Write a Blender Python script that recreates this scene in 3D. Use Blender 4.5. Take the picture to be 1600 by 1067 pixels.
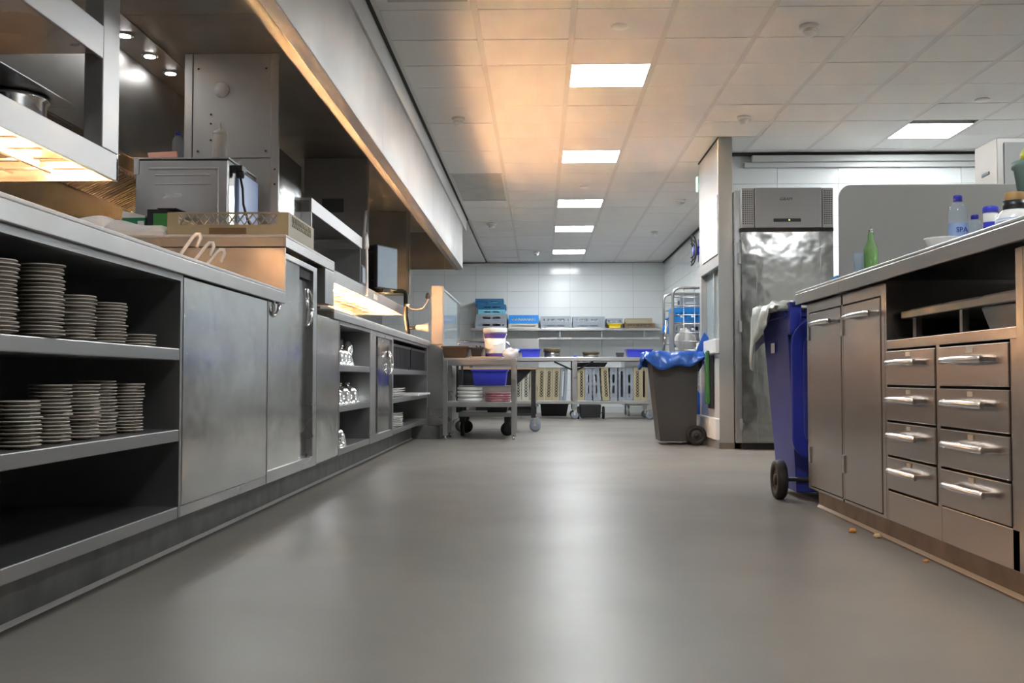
import bpy, bmesh, math, random
from mathutils import Vector, Matrix
random.seed(7)
PI = math.pi
for o in list(bpy.data.objects):
    bpy.data.objects.remove(o, do_unlink=True)
scene = bpy.context.scene
COL = scene.collection

# ------------------------------------------------------------------ camera
FPX, VPX, VPY, CAMZ = 1630.0, 844.0, 592.0, 0.57
cam_d = bpy.data.cameras.new('camera')
cam_d.sensor_fit = 'HORIZONTAL'; cam_d.sensor_width = 36.0
cam_d.lens = 36.0 * FPX / 1600.0
cam_d.clip_start = 0.02; cam_d.clip_end = 100
cam = bpy.data.objects.new('camera', cam_d); COL.objects.link(cam)
_y = Vector(((VPX - 800) / FPX, (533.5 - VPY) / FPX, 1.0)).normalized()
_z = Vector((0, _y.z, -_y.y)).normalized()
_x = _z.cross(_y) * -1.0
if _x.x < 0: _x = -_x
right = Vector((_x.x, _y.x, _z.x)); up = Vector((_x.y, _y.y, _z.y)); fwd = Vector((_x.z, _y.z, _z.z))
M = Matrix((right, up, -fwd)).transposed().to_4x4(); M.translation = Vector((0, 0, CAMZ))
cam.matrix_world = M
scene.camera = cam

# ------------------------------------------------------------------ world, exposure
W = bpy.data.worlds.new('world'); scene.world = W; W.use_nodes = True
W.node_tree.nodes['Background'].inputs[0].default_value = (0.5, 0.52, 0.55, 1)
W.node_tree.nodes['Background'].inputs[1].default_value = 0.05
scene.view_settings.view_transform = 'Standard'
scene.view_settings.look = 'None'
scene.view_settings.gamma = 1.0
scene.view_settings.use_curve_mapping = False
scene.view_settings.exposure = 0.0
LED_STRENGTH = 65.0
LED_COLOR = (0.93, 0.97, 1.0)
HEAT_STRENGTH = 240.0
HEAT_WATT = 1000.0
HEAT_COLOR = (1.0, 0.52, 0.23)
SPOT_STRENGTH = 95.0
scene.cycles.sample_clamp_indirect = 500.0
scene.cycles.blur_glossy = 0.5

# ------------------------------------------------------------------ materials
def mat(name, col, rough=0.5, metal=0.0, noise=0.0, nscale=8.0, stretch=(1, 1, 1), bump=0.0, bscale=40.0,
        rvar=0.0, trans=0.0, ior=1.45, coat=0.0, emit=None, estr=0.0, col2=None, spec=0.5):
    m = bpy.data.materials.new(name); m.use_nodes = True
    nt = m.node_tree; N = nt.nodes; L = nt.links
    b = N['Principled BSDF']
    b.inputs['Base Color'].default_value = (*col, 1)
    b.inputs['Roughness'].default_value = rough
    b.inputs['Metallic'].default_value = metal
    b.inputs['IOR'].default_value = ior
    b.inputs['Transmission Weight'].default_value = trans
    b.inputs['Coat Weight'].default_value = coat
    b.inputs['Specular IOR Level'].default_value = spec
    if emit:
        b.inputs['Emission Color'].default_value = (*emit, 1); b.inputs['Emission Strength'].default_value = estr
    if noise or bump or rvar:
        tc = N.new('ShaderNodeTexCoord'); mp = N.new('ShaderNodeMapping')
        mp.inputs['Scale'].default_value = stretch
        g = N.new('ShaderNodeNewGeometry')
        L.new(g.outputs['Position'], mp.inputs['Vector'])
        n = N.new('ShaderNodeTexNoise'); n.inputs['Scale'].default_value = nscale; n.inputs['Detail'].default_value = 4
        L.new(mp.outputs[0], n.inputs['Vector'])
        if noise:
            r = N.new('ShaderNodeMix'); r.data_type = 'RGBA'
            c2 = col2 if col2 else tuple(c * (1 - noise) for c in col)
            r.inputs[6].default_value = (*col, 1); r.inputs[7].default_value = (*c2, 1)
            rm = N.new('ShaderNodeMapRange'); rm.inputs[1].default_value = 0.35; rm.inputs[2].default_value = 0.68
            L.new(n.outputs[0], rm.inputs[0]); L.new(rm.outputs[0], r.inputs[0]); L.new(r.outputs[2], b.inputs['Base Color'])
        if rvar:
            q = N.new('ShaderNodeMapRange'); q.inputs[1].default_value = 0.3; q.inputs[2].default_value = 0.7
            q.inputs[3].default_value = max(0.02, rough - rvar); q.inputs[4].default_value = rough + rvar
            L.new(n.outputs[0], q.inputs[0]); L.new(q.outputs[0], b.inputs['Roughness'])
        if bump:
            n2 = N.new('ShaderNodeTexNoise'); n2.inputs['Scale'].default_value = bscale; n2.inputs['Detail'].default_value = 2
            L.new(mp.outputs[0], n2.inputs['Vector'])
            bp = N.new('ShaderNodeBump'); bp.inputs['Strength'].default_value = bump; bp.inputs['Distance'].default_value = 0.01
            L.new(n2.outputs[0], bp.inputs['Height']); L.new(bp.outputs[0], b.inputs['Normal'])
    return m

def emitter(name, col, s):
    m = bpy.data.materials.new(name); m.use_nodes = True
    nt = m.node_tree; nt.nodes.clear()
    e = nt.nodes.new('ShaderNodeEmission'); e.inputs[0].default_value = (*col, 1); e.inputs[1].default_value = s
    o = nt.nodes.new('ShaderNodeOutputMaterial'); nt.links.new(e.outputs[0], o.inputs[0])
    return m

def clear(name, tint, amount=0.75, rough=0.05):
    m = bpy.data.materials.new(name); m.use_nodes = True
    nt = m.node_tree; nt.nodes.clear()
    t = nt.nodes.new('ShaderNodeBsdfTransparent'); t.inputs[0].default_value = (*tint, 1)
    p = nt.nodes.new('ShaderNodeBsdfPrincipled'); p.inputs['Base Color'].default_value = (*tint, 1); p.inputs['Roughness'].default_value = rough
    x = nt.nodes.new('ShaderNodeMixShader'); x.inputs[0].default_value = 1 - amount
    o = nt.nodes.new('ShaderNodeOutputMaterial')
    nt.links.new(t.outputs[0], x.inputs[1]); nt.links.new(p.outputs[0], x.inputs[2]); nt.links.new(x.outputs[0], o.inputs[0])
    return m

MT = {}
MT['steel'] = mat('brushed_steel', (0.54, 0.54, 0.535), 0.30, 1.0, noise=0.07, nscale=2, stretch=(1, 1, 3), rvar=0.04)
MT['steel_shiny'] = mat('polished_steel', (0.58, 0.58, 0.57), 0.17, 1.0, noise=0.08, nscale=4, stretch=(1, 1, 2), rvar=0.05, bump=0.22, bscale=4.0)
MT['steel_top'] = mat('worktop_steel', (0.52, 0.515, 0.505), 0.38, 1.0, noise=0.06, nscale=4, rvar=0.04)
MT['steel_work'] = mat('scattering_worktop_steel', (0.66, 0.65, 0.63), 0.60, 0.65, noise=0.06, nscale=4, rvar=0.04)  # paler and less metallic, set to scatter heat lamp light onto the ceiling
MT['hood_inside'] = mat('greasy_hood_steel', (0.40, 0.385, 0.35), 0.42, 1.0, noise=0.14, nscale=2.2, rvar=0.08)
MT['fascia_steel'] = mat('fridge_fascia_steel', (0.37, 0.355, 0.345), 0.42, 1.0)
MT['screen_steel'] = mat('splash_screen_steel', (0.45, 0.44, 0.415), 0.55, 1.0, noise=0.05, nscale=1.5)
MT['lip_steel'] = mat('shelf_lip_steel', (0.46, 0.455, 0.45), 0.45, 1.0)
MT['steel_hood'] = mat('hood_steel', (0.36, 0.35, 0.335), 0.50, 1.0, noise=0.12, nscale=1.6, rvar=0.05)
MT['steel_warm'] = mat('drawer_steel', (0.50, 0.465, 0.43), 0.27, 1.0)
MT['steel_door'] = mat('fridge_door_steel', (0.44, 0.44, 0.425), 0.16, 1.0, bump=0.55, bscale=5.5)
MT['chrome'] = mat('chrome', (0.85, 0.85, 0.85), 0.10, 1.0)
MT['handle_steel'] = mat('satin_handle_steel', (0.80, 0.79, 0.77), 0.26, 1.0)
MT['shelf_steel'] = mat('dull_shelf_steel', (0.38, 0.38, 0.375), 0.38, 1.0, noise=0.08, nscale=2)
MT['matte_steel'] = mat('painted_steel', (0.50, 0.485, 0.455), 0.45, 0.8, noise=0.10, nscale=2)
MT['floor'] = mat('resin_floor', (0.218, 0.20, 0.178), 0.36, 0.0, noise=0.14, nscale=1.1, rvar=0.03, spec=0.09)
MT['plinth'] = mat('plinth_vinyl', (0.17, 0.17, 0.16), 0.45, 0, noise=0.35, nscale=9)
MT['plinth_warm'] = mat('plinth_vinyl_brown', (0.21, 0.17, 0.13), 0.45, 0, noise=0.35, nscale=9)  # same vinyl in a browner base colour
MT['coving'] = mat('coving_seal', (0.55, 0.54, 0.52), 0.4)
MT['ceil'] = mat('ceiling_tile', (0.80, 0.79, 0.77), 0.9, 0, noise=0.03, nscale=1.2)
MT['band'] = mat('ceiling_runner', (0.68, 0.665, 0.645), 0.6)
MT['hatch'] = mat('ceiling_hatch_board', (0.54, 0.54, 0.50), 0.7, noise=0.12, nscale=4)
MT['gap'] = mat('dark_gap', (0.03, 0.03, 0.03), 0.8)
MT['slab'] = mat('ceiling_void', (0.35, 0.34, 0.33), 0.9)
MT['tile'] = mat('wall_tile', (0.74, 0.77, 0.77), 0.14, 0, noise=0.03, nscale=0.8)
MT['grout'] = mat('grout', (0.45, 0.47, 0.47), 0.8)
MT['whitewall'] = mat('white_plaster', (0.60, 0.60, 0.59), 0.5)
MT['pier_paint'] = mat('pier_paint', (0.38, 0.37, 0.355), 0.5)
MT['whiteplastic'] = mat('white_plastic', (0.80, 0.80, 0.78), 0.35)
MT['trim'] = mat('painted_trim', (0.64, 0.64, 0.62), 0.45)
MT['greytrim'] = mat('grey_trunking', (0.58, 0.60, 0.59), 0.4)
MT['pipeblack'] = mat('black_cable_wrap', (0.012, 0.012, 0.012), 0.8, spec=0.2)
MT['rubber'] = mat('black_rubber', (0.018, 0.017, 0.016), 0.6)
MT['black'] = mat('black_plastic', (0.02, 0.02, 0.022), 0.4)
MT['blackmetal'] = mat('black_metal', (0.025, 0.025, 0.027), 0.45)
MT['charcoal'] = mat('charcoal_plastic', (0.060, 0.058, 0.056), 0.5, noise=0.2, nscale=3)
MT['binblue'] = mat('blue_bin_plastic', (0.030, 0.048, 0.30), 0.42, noise=0.2, nscale=3)
MT['lidblue'] = mat('blue_lid_plastic', (0.022, 0.04, 0.36), 0.38)
MT['bag_blue'] = mat('blue_bin_bag', (0.022, 0.10, 0.42), 0.28, bump=0.6, bscale=18)
MT['bag_white'] = mat('white_bin_bag', (0.62, 0.63, 0.56), 0.32, bump=0.7, bscale=14)
MT['boxblue'] = mat('blue_tub_plastic', (0.055, 0.07, 0.62), 0.35)
MT['crateblue'] = mat('blue_rack_plastic', (0.02, 0.22, 0.62), 0.4)
MT['rackteal'] = mat('petrol_blue_rack', (0.02, 0.13, 0.27), 0.4)
MT['racklight'] = mat('light_blue_rack', (0.16, 0.45, 0.60), 0.4)
MT['rackgrey'] = mat('grey_rack_plastic', (0.26, 0.29, 0.33), 0.5)
MT['racktan'] = mat('tan_rack_plastic', (0.40, 0.345, 0.225), 0.5)
MT['rackbrown'] = mat('brown_rack_plastic', (0.17, 0.11, 0.055), 0.5)
MT['rackwhite'] = mat('offwhite_rack_plastic', (0.52, 0.50, 0.43), 0.5)
MT['rackshade'] = mat('rack_inside_shade', (0.035, 0.026, 0.018), 0.7)  # dark fill that paints the shade inside the lattice racks
MT['yellow'] = mat('yellow_plastic', (0.75, 0.55, 0.03), 0.4)
MT['brightyellow'] = mat('bright_yellow_plastic', (0.85, 0.80, 0.05), 0.4)
MT['ceramic'] = mat('cream_ceramic', (0.60, 0.57, 0.51), 0.30)
MT['rimbrown'] = mat('brown_glaze', (0.17, 0.115, 0.075), 0.35)
MT['whiteceramic'] = mat('white_ceramic', (0.80, 0.79, 0.76), 0.22)
MT['pinkceramic'] = mat('pink_ceramic', (0.46, 0.20, 0.23), 0.3)
MT['purple'] = mat('purple_print', (0.09, 0.05, 0.27), 0.4)
MT['paper'] = mat('white_paper', (0.82, 0.81, 0.79), 0.7)
MT['print'] = mat('printed_sheet', (0.56, 0.56, 0.56), 0.3, noise=0.25, nscale=6, stretch=(1, 4, 14))
MT['orangepaper'] = mat('orange_paper', (0.80, 0.36, 0.24), 0.7)
MT['cloth'] = mat('white_cloth', (0.86, 0.83, 0.79), 0.9, bump=0.4, bscale=25)
MT['laundry'] = mat('white_laundry_bag', (0.72, 0.70, 0.68), 0.55, bump=0.6, bscale=16)
MT['green'] = mat('green_card', (0.012, 0.20, 0.085), 0.5)
MT['dustgreen'] = mat('dark_green_plastic', (0.04, 0.15, 0.04), 0.5)
MT['greenlite'] = mat('green_plastic', (0.06, 0.26, 0.06), 0.45)
MT['sage'] = mat('sage_plastic', (0.24, 0.36, 0.30), 0.45)
MT['bread'] = mat('bread_crust', (0.55, 0.28, 0.09), 0.7, noise=0.3, nscale=30)
MT['cork'] = mat('wooden_lid', (0.46, 0.27, 0.10), 0.6, noise=0.2, nscale=20)
MT['beige'] = mat('beige_panel', (0.33, 0.30, 0.28), 0.6)
MT['brownplastic'] = mat('brown_plastic', (0.055, 0.035, 0.022), 0.4)
MT['tanboard'] = mat('tan_board', (0.52, 0.36, 0.23), 0.6)
MT['glass'] = clear('window_glass', (0.86, 0.92, 0.94), 0.72, 0.03)
MT['pet'] = clear('clear_plastic', (0.86, 0.91, 0.97), 0.80, 0.06)
MT['pet_milky'] = clear('milky_plastic', (0.85, 0.85, 0.82), 0.25, 0.3)
MT['wrap'] = clear('plastic_film', (0.88, 0.88, 0.90), 0.35, 0.2)
MT['oil'] = mat('green_oil', (0.30, 0.42, 0.05), 0.08, coat=0.4)
MT['greenglass'] = clear('green_glass', (0.55, 0.78, 0.45), 0.70, 0.05)
MT['capblue'] = mat('blue_cap', (0.035, 0.04, 0.42), 0.35)
MT['bluelabel'] = mat('pale_blue_label', (0.35, 0.48, 0.78), 0.4)
MT['screen'] = mat('monitor_screen', (0.10, 0.13, 0.17), 0.12, emit=(0.30, 0.38, 0.46), estr=0.35)
MT['filter'] = mat('grease_filter_steel', (0.52, 0.47, 0.40), 0.35, 0.9)
MT['shadesheet'] = mat('shaded_back_sheet', (0.016, 0.016, 0.015), 0.6, spec=0.15)  # near-black base stands in for the shade behind the pass
MT['reflector'] = mat('darkened_reflector', (0.035, 0.022, 0.014), 0.6)  # colour darkened to tone down lamp light bouncing into the housing
MT['tray'] = mat('dark_tray', (0.30, 0.29, 0.28), 0.35, 0.9)
MT['brownlid'] = mat('brown_lid', (0.11, 0.075, 0.035), 0.45)
MT['led'] = emitter('led_diffuser', LED_COLOR, LED_STRENGTH)
MT['heat'] = emitter('glowing_heat_element', HEAT_COLOR, HEAT_STRENGTH)
MT['spot'] = emitter('spot_lens', (0.95, 0.96, 1.0), SPOT_STRENGTH)
MT['exit'] = emitter('exit_face', (0.45, 1.0, 0.72), 3.0)
MT['dot'] = emitter('status_led', (0.6, 1.0, 0.2), 2.0)
MT['inkblack'] = mat('black_lettering', (0.015, 0.015, 0.015), 0.4)
MT['inkblue'] = mat('blue_lettering', (0.03, 0.05, 0.35), 0.4)
MT['rednote'] = mat('crumb', (0.70, 0.33, 0.10), 0.8)
MT['crumbpale'] = mat('pale_crumb', (0.75, 0.58, 0.36), 0.8)
MT['bluecloth'] = mat('light_blue_cloth', (0.10, 0.34, 0.66), 0.8)
MT['socket'] = mat('dark_socket', (0.05, 0.05, 0.05), 0.4)
MT['wood'] = mat('chopping_board', (0.55, 0.38, 0.24), 0.6)

# ------------------------------------------------------------------ mesh helpers
class MB:
    def __init__(s): s.v = []; s.f = []; s.sm = []
    def box(s, x0, x1, y0, y1, z0, z1):
        n = len(s.v)
        s.v += [(x0, y0, z0), (x1, y0, z0), (x1, y1, z0), (x0, y1, z0), (x0, y0, z1), (x1, y0, z1), (x1, y1, z1), (x0, y1, z1)]
        for q in ((0, 3, 2, 1), (4, 5, 6, 7), (0, 1, 5, 4), (1, 2, 6, 5), (2, 3, 7, 6), (3, 0, 4, 7)):
            s.f.append([n + i for i in q]); s.sm.append(False)
        return s
    def hexa(s, p):   # 8 points, bottom ring then top ring
        n = len(s.v); s.v += [tuple(q) for q in p]
        for q in ((0, 3, 2, 1), (4, 5, 6, 7), (0, 1, 5, 4), (1, 2, 6, 5), (2, 3, 7, 6), (3, 0, 4, 7)):
            s.f.append([n + i for i in q]); s.sm.append(False)
        return s
    def taper(s, b, t, z0, z1):   # b,t = (x0,x1,y0,y1)
        return s.hexa([(b[0], b[2], z0), (b[1], b[2], z0), (b[1], b[3], z0), (b[0], b[3], z0), (t[0], t[2], z1), (t[1], t[2], z1), (t[1], t[3], z1), (t[0], t[3], z1)])
    def quad(s, *p):
        n = len(s.v); s.v += [tuple(q) for q in p]; s.f.append(list(range(n, n + len(p)))); s.sm.append(False); return s
    def prism(s, prof, a0, a1, axis='y'):
        # prof list of 2d points (ccw), extruded along axis
        n = len(s.v); k = len(prof)
        for a in (a0, a1):
            for (p, q) in prof:
                s.v.append({'y': (p, a, q), 'x': (a, p, q), 'z': (p, q, a)}[axis])
        s.f.append([n + i for i in range(k)]); s.sm.append(False)
        s.f.append([n + k + i for i in reversed(range(k))]); s.sm.append(False)
        for i in range(k):
            j = (i + 1) % k
            s.f.append([n + i, n + k + i, n + k + j, n + j]); s.sm.append(False)
        return s
    def lathe(s, prof, seg=24, c=(0, 0, 0), axis='z', cap0=True, cap1=True):
        n = len(s.v); k = len(prof)
        for (r, h) in prof:
            for i in range(seg):
                a = 2 * PI * i / seg; x, y = r * math.cos(a), r * math.sin(a)
                p = {'z': (x, y, h), 'y': (x, h, y), 'x': (h, x, y)}[axis]
                s.v.append((p[0] + c[0], p[1] + c[1], p[2] + c[2]))
        for a in range(k - 1):
            for i in range(seg):
                j = (i + 1) % seg
                s.f.append([n + a * seg + i, n + a * seg + j, n + (a + 1) * seg + j, n + (a + 1) * seg + i]); s.sm.append(True)
        if cap0 and prof[0][0] > 1e-5: s.f.append([n + i for i in reversed(range(seg))]); s.sm.append(False)
        if cap1 and prof[-1][0] > 1e-5: s.f.append([n + (k - 1) * seg + i for i in range(seg)]); s.sm.append(False)
        return s
    def tube(s, pts, r, seg=8):
        pts = [Vector(p) for p in pts]; n = len(s.v); k = len(pts)
        t0 = (pts[1] - pts[0]).normalized()
        ref = Vector((0, 0, 1)) if abs(t0.z) < 0.9 else Vector((1, 0, 0))
        u = t0.cross(ref).normalized()
        for i, p in enumerate(pts):
            t = (pts[min(i + 1, k - 1)] - pts[max(i - 1, 0)]).normalized()
            u = (u - t * u.dot(t)).normalized(); w = t.cross(u)
            for j in range(seg):
                a = 2 * PI * j / seg
                s.v.append(tuple(p + (u * math.cos(a) + w * math.sin(a)) * r))
        for i in range(k - 1):
            for j in range(seg):
                l = (j + 1) % seg
                s.f.append([n + i * seg + j, n + i * seg + l, n + (i + 1) * seg + l, n + (i + 1) * seg + j]); s.sm.append(True)
        s.f.append([n + j for j in reversed(range(seg))]); s.sm.append(False)
        s.f.append([n + (k - 1) * seg + j for j in range(seg)]); s.sm.append(False)
        return s
    def shell(s, b, t, z0, z1, th, bottom=True):   # open topped tapered tub with wall thickness
        n = len(s.v)
        def ring(r, z, d): return [(r[0] + d, r[2] + d, z), (r[1] - d, r[2] + d, z), (r[1] - d, r[3] - d, z), (r[0] + d, r[3] - d, z)]
        s.v += ring(b, z0, 0) + ring(t, z1, 0) + ring(t, z1, th) + ring(b, z0 + th, th)
        for a in range(3):
            for i in range(4):
                j = (i + 1) % 4
                s.f.append([n + a * 4 + i, n + a * 4 + j, n + a * 4 + 4 + j, n + a * 4 + 4 + i]); s.sm.append(False)
        s.f.append([n + 3, n + 2, n + 1, n]); s.sm.append(False)
        s.f.append([n + 12, n + 13, n + 14, n + 15]); s.sm.append(False)
        return s
    def mesh(s, name, off=(0, 0, 0)):
        me = bpy.data.meshes.new(name)
        me.from_pydata([(a - off[0], b - off[1], c - off[2]) for a, b, c in s.v], [], s.f)
        me.polygons.foreach_set('use_smooth', s.sm)
        bm = bmesh.new(); bm.from_mesh(me); bmesh.ops.recalc_face_normals(bm, faces=bm.faces); bm.to_mesh(me); bm.free()
        me.update()
        return me

def obj(name, data, m=None, parent=None, loc=None, rot=None, bevel=0.0):
    o = bpy.data.objects.new(name, data); COL.objects.link(o)
    if m is not None and not data.materials: data.materials.append(MT[m])
    if parent is not None: o.parent = parent
    if loc: o.location = loc
    if rot: o.rotation_euler = rot
    if bevel:
        b = o.modifiers.new('bevel', 'BEVEL'); b.width = bevel; b.segments = 2; b.limit_method = 'ANGLE'; b.angle_limit = 0.7
    return o

def tag(o, label, cat, group=None, kind=None):
    o['label'] = label; o['category'] = cat
    if group: o['group'] = group
    if kind: o['kind'] = kind
    return o

def thing(name, label, cat, loc=(0, 0, 0), rot=(0, 0, 0), group=None):
    o = bpy.data.objects.new(name, None); COL.objects.link(o); o.empty_display_size = 0.05
    o.location = loc; o.rotation_euler = rot
    return tag(o, label, cat, group)

def rootpos(p):
    q = Vector((0, 0, 0))
    while p is not None: q = q + Vector(p.location); p = p.parent
    return q

def part(name, mb, m, parent, bevel=0.0, world=True, label=None):
    """add a mesh part; coordinates given in world space (unrotated parents) or local space"""
    off = rootpos(parent) if world else (0, 0, 0)
    o = obj(name, mb.mesh(name, off), m, parent, bevel=bevel)
    if label: o['label'] = label
    return o

def solo(name, mb, m, label, cat, base=None, group=None, bevel=0.0, rot=None):
    """a thing that is one mesh; world coordinates, origin moved to base"""
    base = base or (0, 0, 0)
    o = obj(name, mb.mesh(name, base), m, loc=base, bevel=bevel)
    return tag(o, label, cat, group)

def struct(name, mb, m, bevel=0.0):
    o = obj(name, mb.mesh(name), m, bevel=bevel); o['kind'] = 'structure'; return o

def structroot(name):
    o = bpy.data.objects.new(name, None); COL.objects.link(o); o.empty_display_size = 0.05; o['kind'] = 'structure'; return o

def copy_tree(o, parent=None, loc=None, rot=None, label=None, group=None):
    c = o.copy(); COL.objects.link(c); c.parent = parent
    if loc is not None: c.location = loc
    if rot is not None: c.rotation_euler = rot
    if label: c['label'] = label
    if group: c['group'] = group
    for ch in list(o.children): copy_tree(ch, c)
    return c

def text_mesh(name, s, size, depth=0.001, shear=0.0):
    cu = bpy.data.curves.new(name, 'FONT'); cu.body = s; cu.size = size; cu.extrude = depth; cu.align_x = 'CENTER'; cu.align_y = 'CENTER'; cu.shear = shear
    cu.resolution_u = 3
    t = bpy.data.objects.new(name, cu); COL.objects.link(t)
    dg = bpy.context.evaluated_depsgraph_get(); dg.update()
    me = bpy.data.meshes.new_from_object(t.evaluated_get(dg))
    bpy.data.objects.remove(t, do_unlink=True); bpy.data.curves.remove(cu)
    return me

ORD = ['first', 'second', 'third', 'fourth', 'fifth', 'sixth', 'seventh', 'eighth', 'ninth', 'tenth', 'eleventh', 'twelfth', 'thirteenth',
       'fourteenth', 'fifteenth', 'sixteenth', 'seventeenth', 'eighteenth', 'nineteenth', 'twentieth', 'twenty-first', 'twenty-second']

# ------------------------------------------------------------------ dimensions
CEIL = 2.56
YB = 17.74          # back wall
XR = 2.11           # right wall of the back room
YA = 9.22           # wall behind the fridge
XFR = 4.45          # far right wall
XL = -3.3           # far left wall
YF = -6.5           # wall behind the camera
TW, TH = 0.535, 0.28

# ------------------------------------------------------------------ room shell
struct('floor', MB().box(XL - .1, XFR + .1, YF - .1, YB + .1, -0.05, 0.0), 'floor')

def wall_tiles(parent, plane, a0, a1, z0, z1, pos, sgn, start=None):
    """glazed tiles on a wall; plane 'y' wall faces -/+y, 'x' wall faces -/+x"""
    th = 0.008; gap = 0.004
    if plane == 'y': me = MB().box(gap / 2, TW - gap / 2, 0, th, gap / 2, TH - gap / 2).mesh('tile')
    else: me = MB().box(0, th, gap / 2, TW - gap / 2, gap / 2, TH - gap / 2).mesh('tile')
    me.materials.append(MT['tile'])
    a = a0
    while a < a1 - 0.02:
        w = min(TW, a1 - a); z = z0
        while z < z1 - 0.02:
            h = min(TH, z1 - z)
            if plane == 'y': t = obj('tile', me, None, parent, loc=(a, pos - (th if sgn < 0 else 0), z))
            else: t = obj('tile', me, None, parent, loc=(pos - (th if sgn < 0 else 0), a, z))
            if w < TW - 1e-4 or h < TH - 1e-4:
                t.scale = (w / TW if plane == 'y' else 1, w / TW if plane == 'x' else 1, h / TH)
            z += TH
        a += TW

wb = structroot('wall_back')
part('wall_core', MB().box(XL, XFR, YB, YB + .12, 0, 2.72), 'grout', wb)
wall_tiles(wb, 'y', -2.70, XR, 0.10, CEIL - .02, YB, -1)
part('wall_skirting', MB().box(-2.7, XR, YB - .02, YB, 0, 0.10), 'greytrim', wb)
wr = structroot('wall_right')
part('wall_core', MB().box(XR, XR + .12, YA + .12, YB, 0, 2.72), 'grout', wr)
wall_tiles(wr, 'x', YB - 12 * TW, YB - 0.012, 0.10, CEIL - .02, XR, -1)
wa = structroot('wall_alcove')
part('wall_core', MB().box(1.56, XFR, YA, YA + .12, 0, 2.72), 'grout', wa)
wall_tiles(wa, 'y', 1.60 - .05 + 0.01, XFR, 0.33, 0.33 + 8 * TH, YA, -1)
struct('wall_left', MB().box(XL - .1, XL, YF, YB, 0, 2.72), 'whitewall')
struct('wall_side', MB().box(XFR, XFR + .1, YF, YA, 0, 2.72), 'whitewall')
struct('wall_front', MB().box(XL, XFR, YF - .1, YF, 0, 2.72), 'whitewall')

# trunking along the top of the alcove wall
tr = structroot('trim_1')
part('trunking', MB().box(1.86, XFR, YA - .085, YA - .012, 2.475, 2.53), 'greytrim', tr, bevel=.006)
part('trunking_lower', MB().box(1.80, XFR, YA - .05, YA - .012, 2.43, 2.473), 'greytrim', tr, bevel=.004)
part('shadow_gap', MB().box(1.58, XFR, YA - .06, YA - .012, 2.535, 2.558), 'gap', tr)
# cornice strip on the back wall
struct('trim_2', MB().box(-2.7, -0.2, YB - .06, YB - .01, 2.49, 2.53), 'trim', bevel=.004)
struct('trim_3', MB().box(XR - .03, XR - .009, 10.0, YB - .012, 2.535, 2.556), 'gap')

# ---- pier between fridge alcove and back room, with window and steel corner
pier = structroot('wall_pier')
PX0, PX1, PY0, PY1 = 1.462, 1.575, 8.56, 9.62
part('pier_top', MB().box(PX0 + .006, PX1, PY0 + .01, PY1, 1.52, CEIL), 'pier_paint', pier)
part('pier_base', MB().box(PX0 + .008, PX1, PY0 + .01, PY1, 0, 0.78), 'grout', pier)
part('pier_end', MB().box(PX0 + .006, PX1, PY1 - .10, PY1, .78, 1.52), 'pier_paint', pier)
part('window_sill', MB().box(PX0 - .03, PX1, PY0 + .012, PY1, 0.78, 0.90), 'whiteplastic', pier, bevel=.008)
part('window_pane', MB().box(PX0 + .05, PX0 + .056, PY0 + .01, PY1 - .1, .90, 1.50), 'glass', pier)
part('window_frame', MB().box(PX0 + .0, PX0 + .02, PY0 + .01, PY1 - .1, 1.50, 1.525), 'matte_steel', pier)
part('window_bar', MB().box(PX0 + .035, PX0 + .07, 9.0, 9.03, .90, 1.50), 'matte_steel', pier)
for i in range(2):
    for k in range(2):
        part('tile', MB().box(PX0 + .0, PX0 + .008, PY0 + .012 + i * .52, PY0 + .012 + i * .52 + .515, .245 + k * .268, .245 + k * .268 + .263), 'tile', pier)
part('kerb', MB().box(PX0 - .03, PX0 + .01, PY0 + .012, PY1, 0.07, 0.245), 'whiteplastic', pier, bevel=.006)
part('skirting', MB().box(PX0 - .02, PX0 + .01, PY0 + .012, PY1, 0.0, 0.07), 'matte_steel', pier)
part('steel_corner', MB().box(PX0, PX1 + .004, PY0, PY0 + .012, 0.05, CEIL - .004), 'matte_steel', pier, bevel=.002)
part('steel_return', MB().box(PX1, PX1 + .004, PY0 + .012, YA - .01, 0.05, CEIL - .004), 'matte_steel', pier)
part('steel_foot', MB().box(PX0 - .004, PX1 + .006, PY0 - .004, PY0 + .012, 0.0, 0.05), 'plinth_warm', pier)
part('shadow_gap', MB().box(PX0 - .002, PX0 + .006, PY0, PY1, CEIL - .012, CEIL - .001), 'gap', pier)

# ---- ceiling: slab, runners, tiles
ceil = structroot('ceiling')
part('ceiling_slab', MB().box(XL, XFR, YF, YB, 2.60, 2.72), 'slab', ceil)
BX0 = 0.184
bands = [BX0 + TW * k for k in range(-2, 9)]
RY0 = 6.55
led_spots = [(0, 6.55), (0, 9.05), (0, 11.55), (0, 13.55), (0, 16.05), (0, 1.55), (5, 8.05), (5, 3.05)]  # includes two unseen near panels added to fill the foreground with light
hatch_rows = {(-2, 10.05), (-2, 10.55), (-2, 11.05)}
tile_me = MB().box(0, 0.5, 0.005, 0.495, 0, 0.015).mesh('ceiling_tile'); tile_me.materials.append(MT['ceil'])
for k in range(-2, 8):
    xb = BX0 + TW * k + 0.0175
    j = -4
    while True:
        y = RY0 + 0.5 * j
        if y > YB - .05: break
        j += 1
        if any(kk == k and abs(yy - y) < .01 for kk, yy in led_spots): continue
        if any(kk == k and abs(yy - y) < .01 for kk, yy in hatch_rows): continue
        if xb > XR + .05 and y > YA: continue
        t = obj('ceiling_tile', tile_me, None, ceil, loc=(xb, y, CEIL + random.uniform(-.0012, .0012)), rot=(random.uniform(-.0015, .0015), 0, 0))
        if y + .5 > YB: t.scale = (1, (YB - y) / .5, 1)
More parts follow.
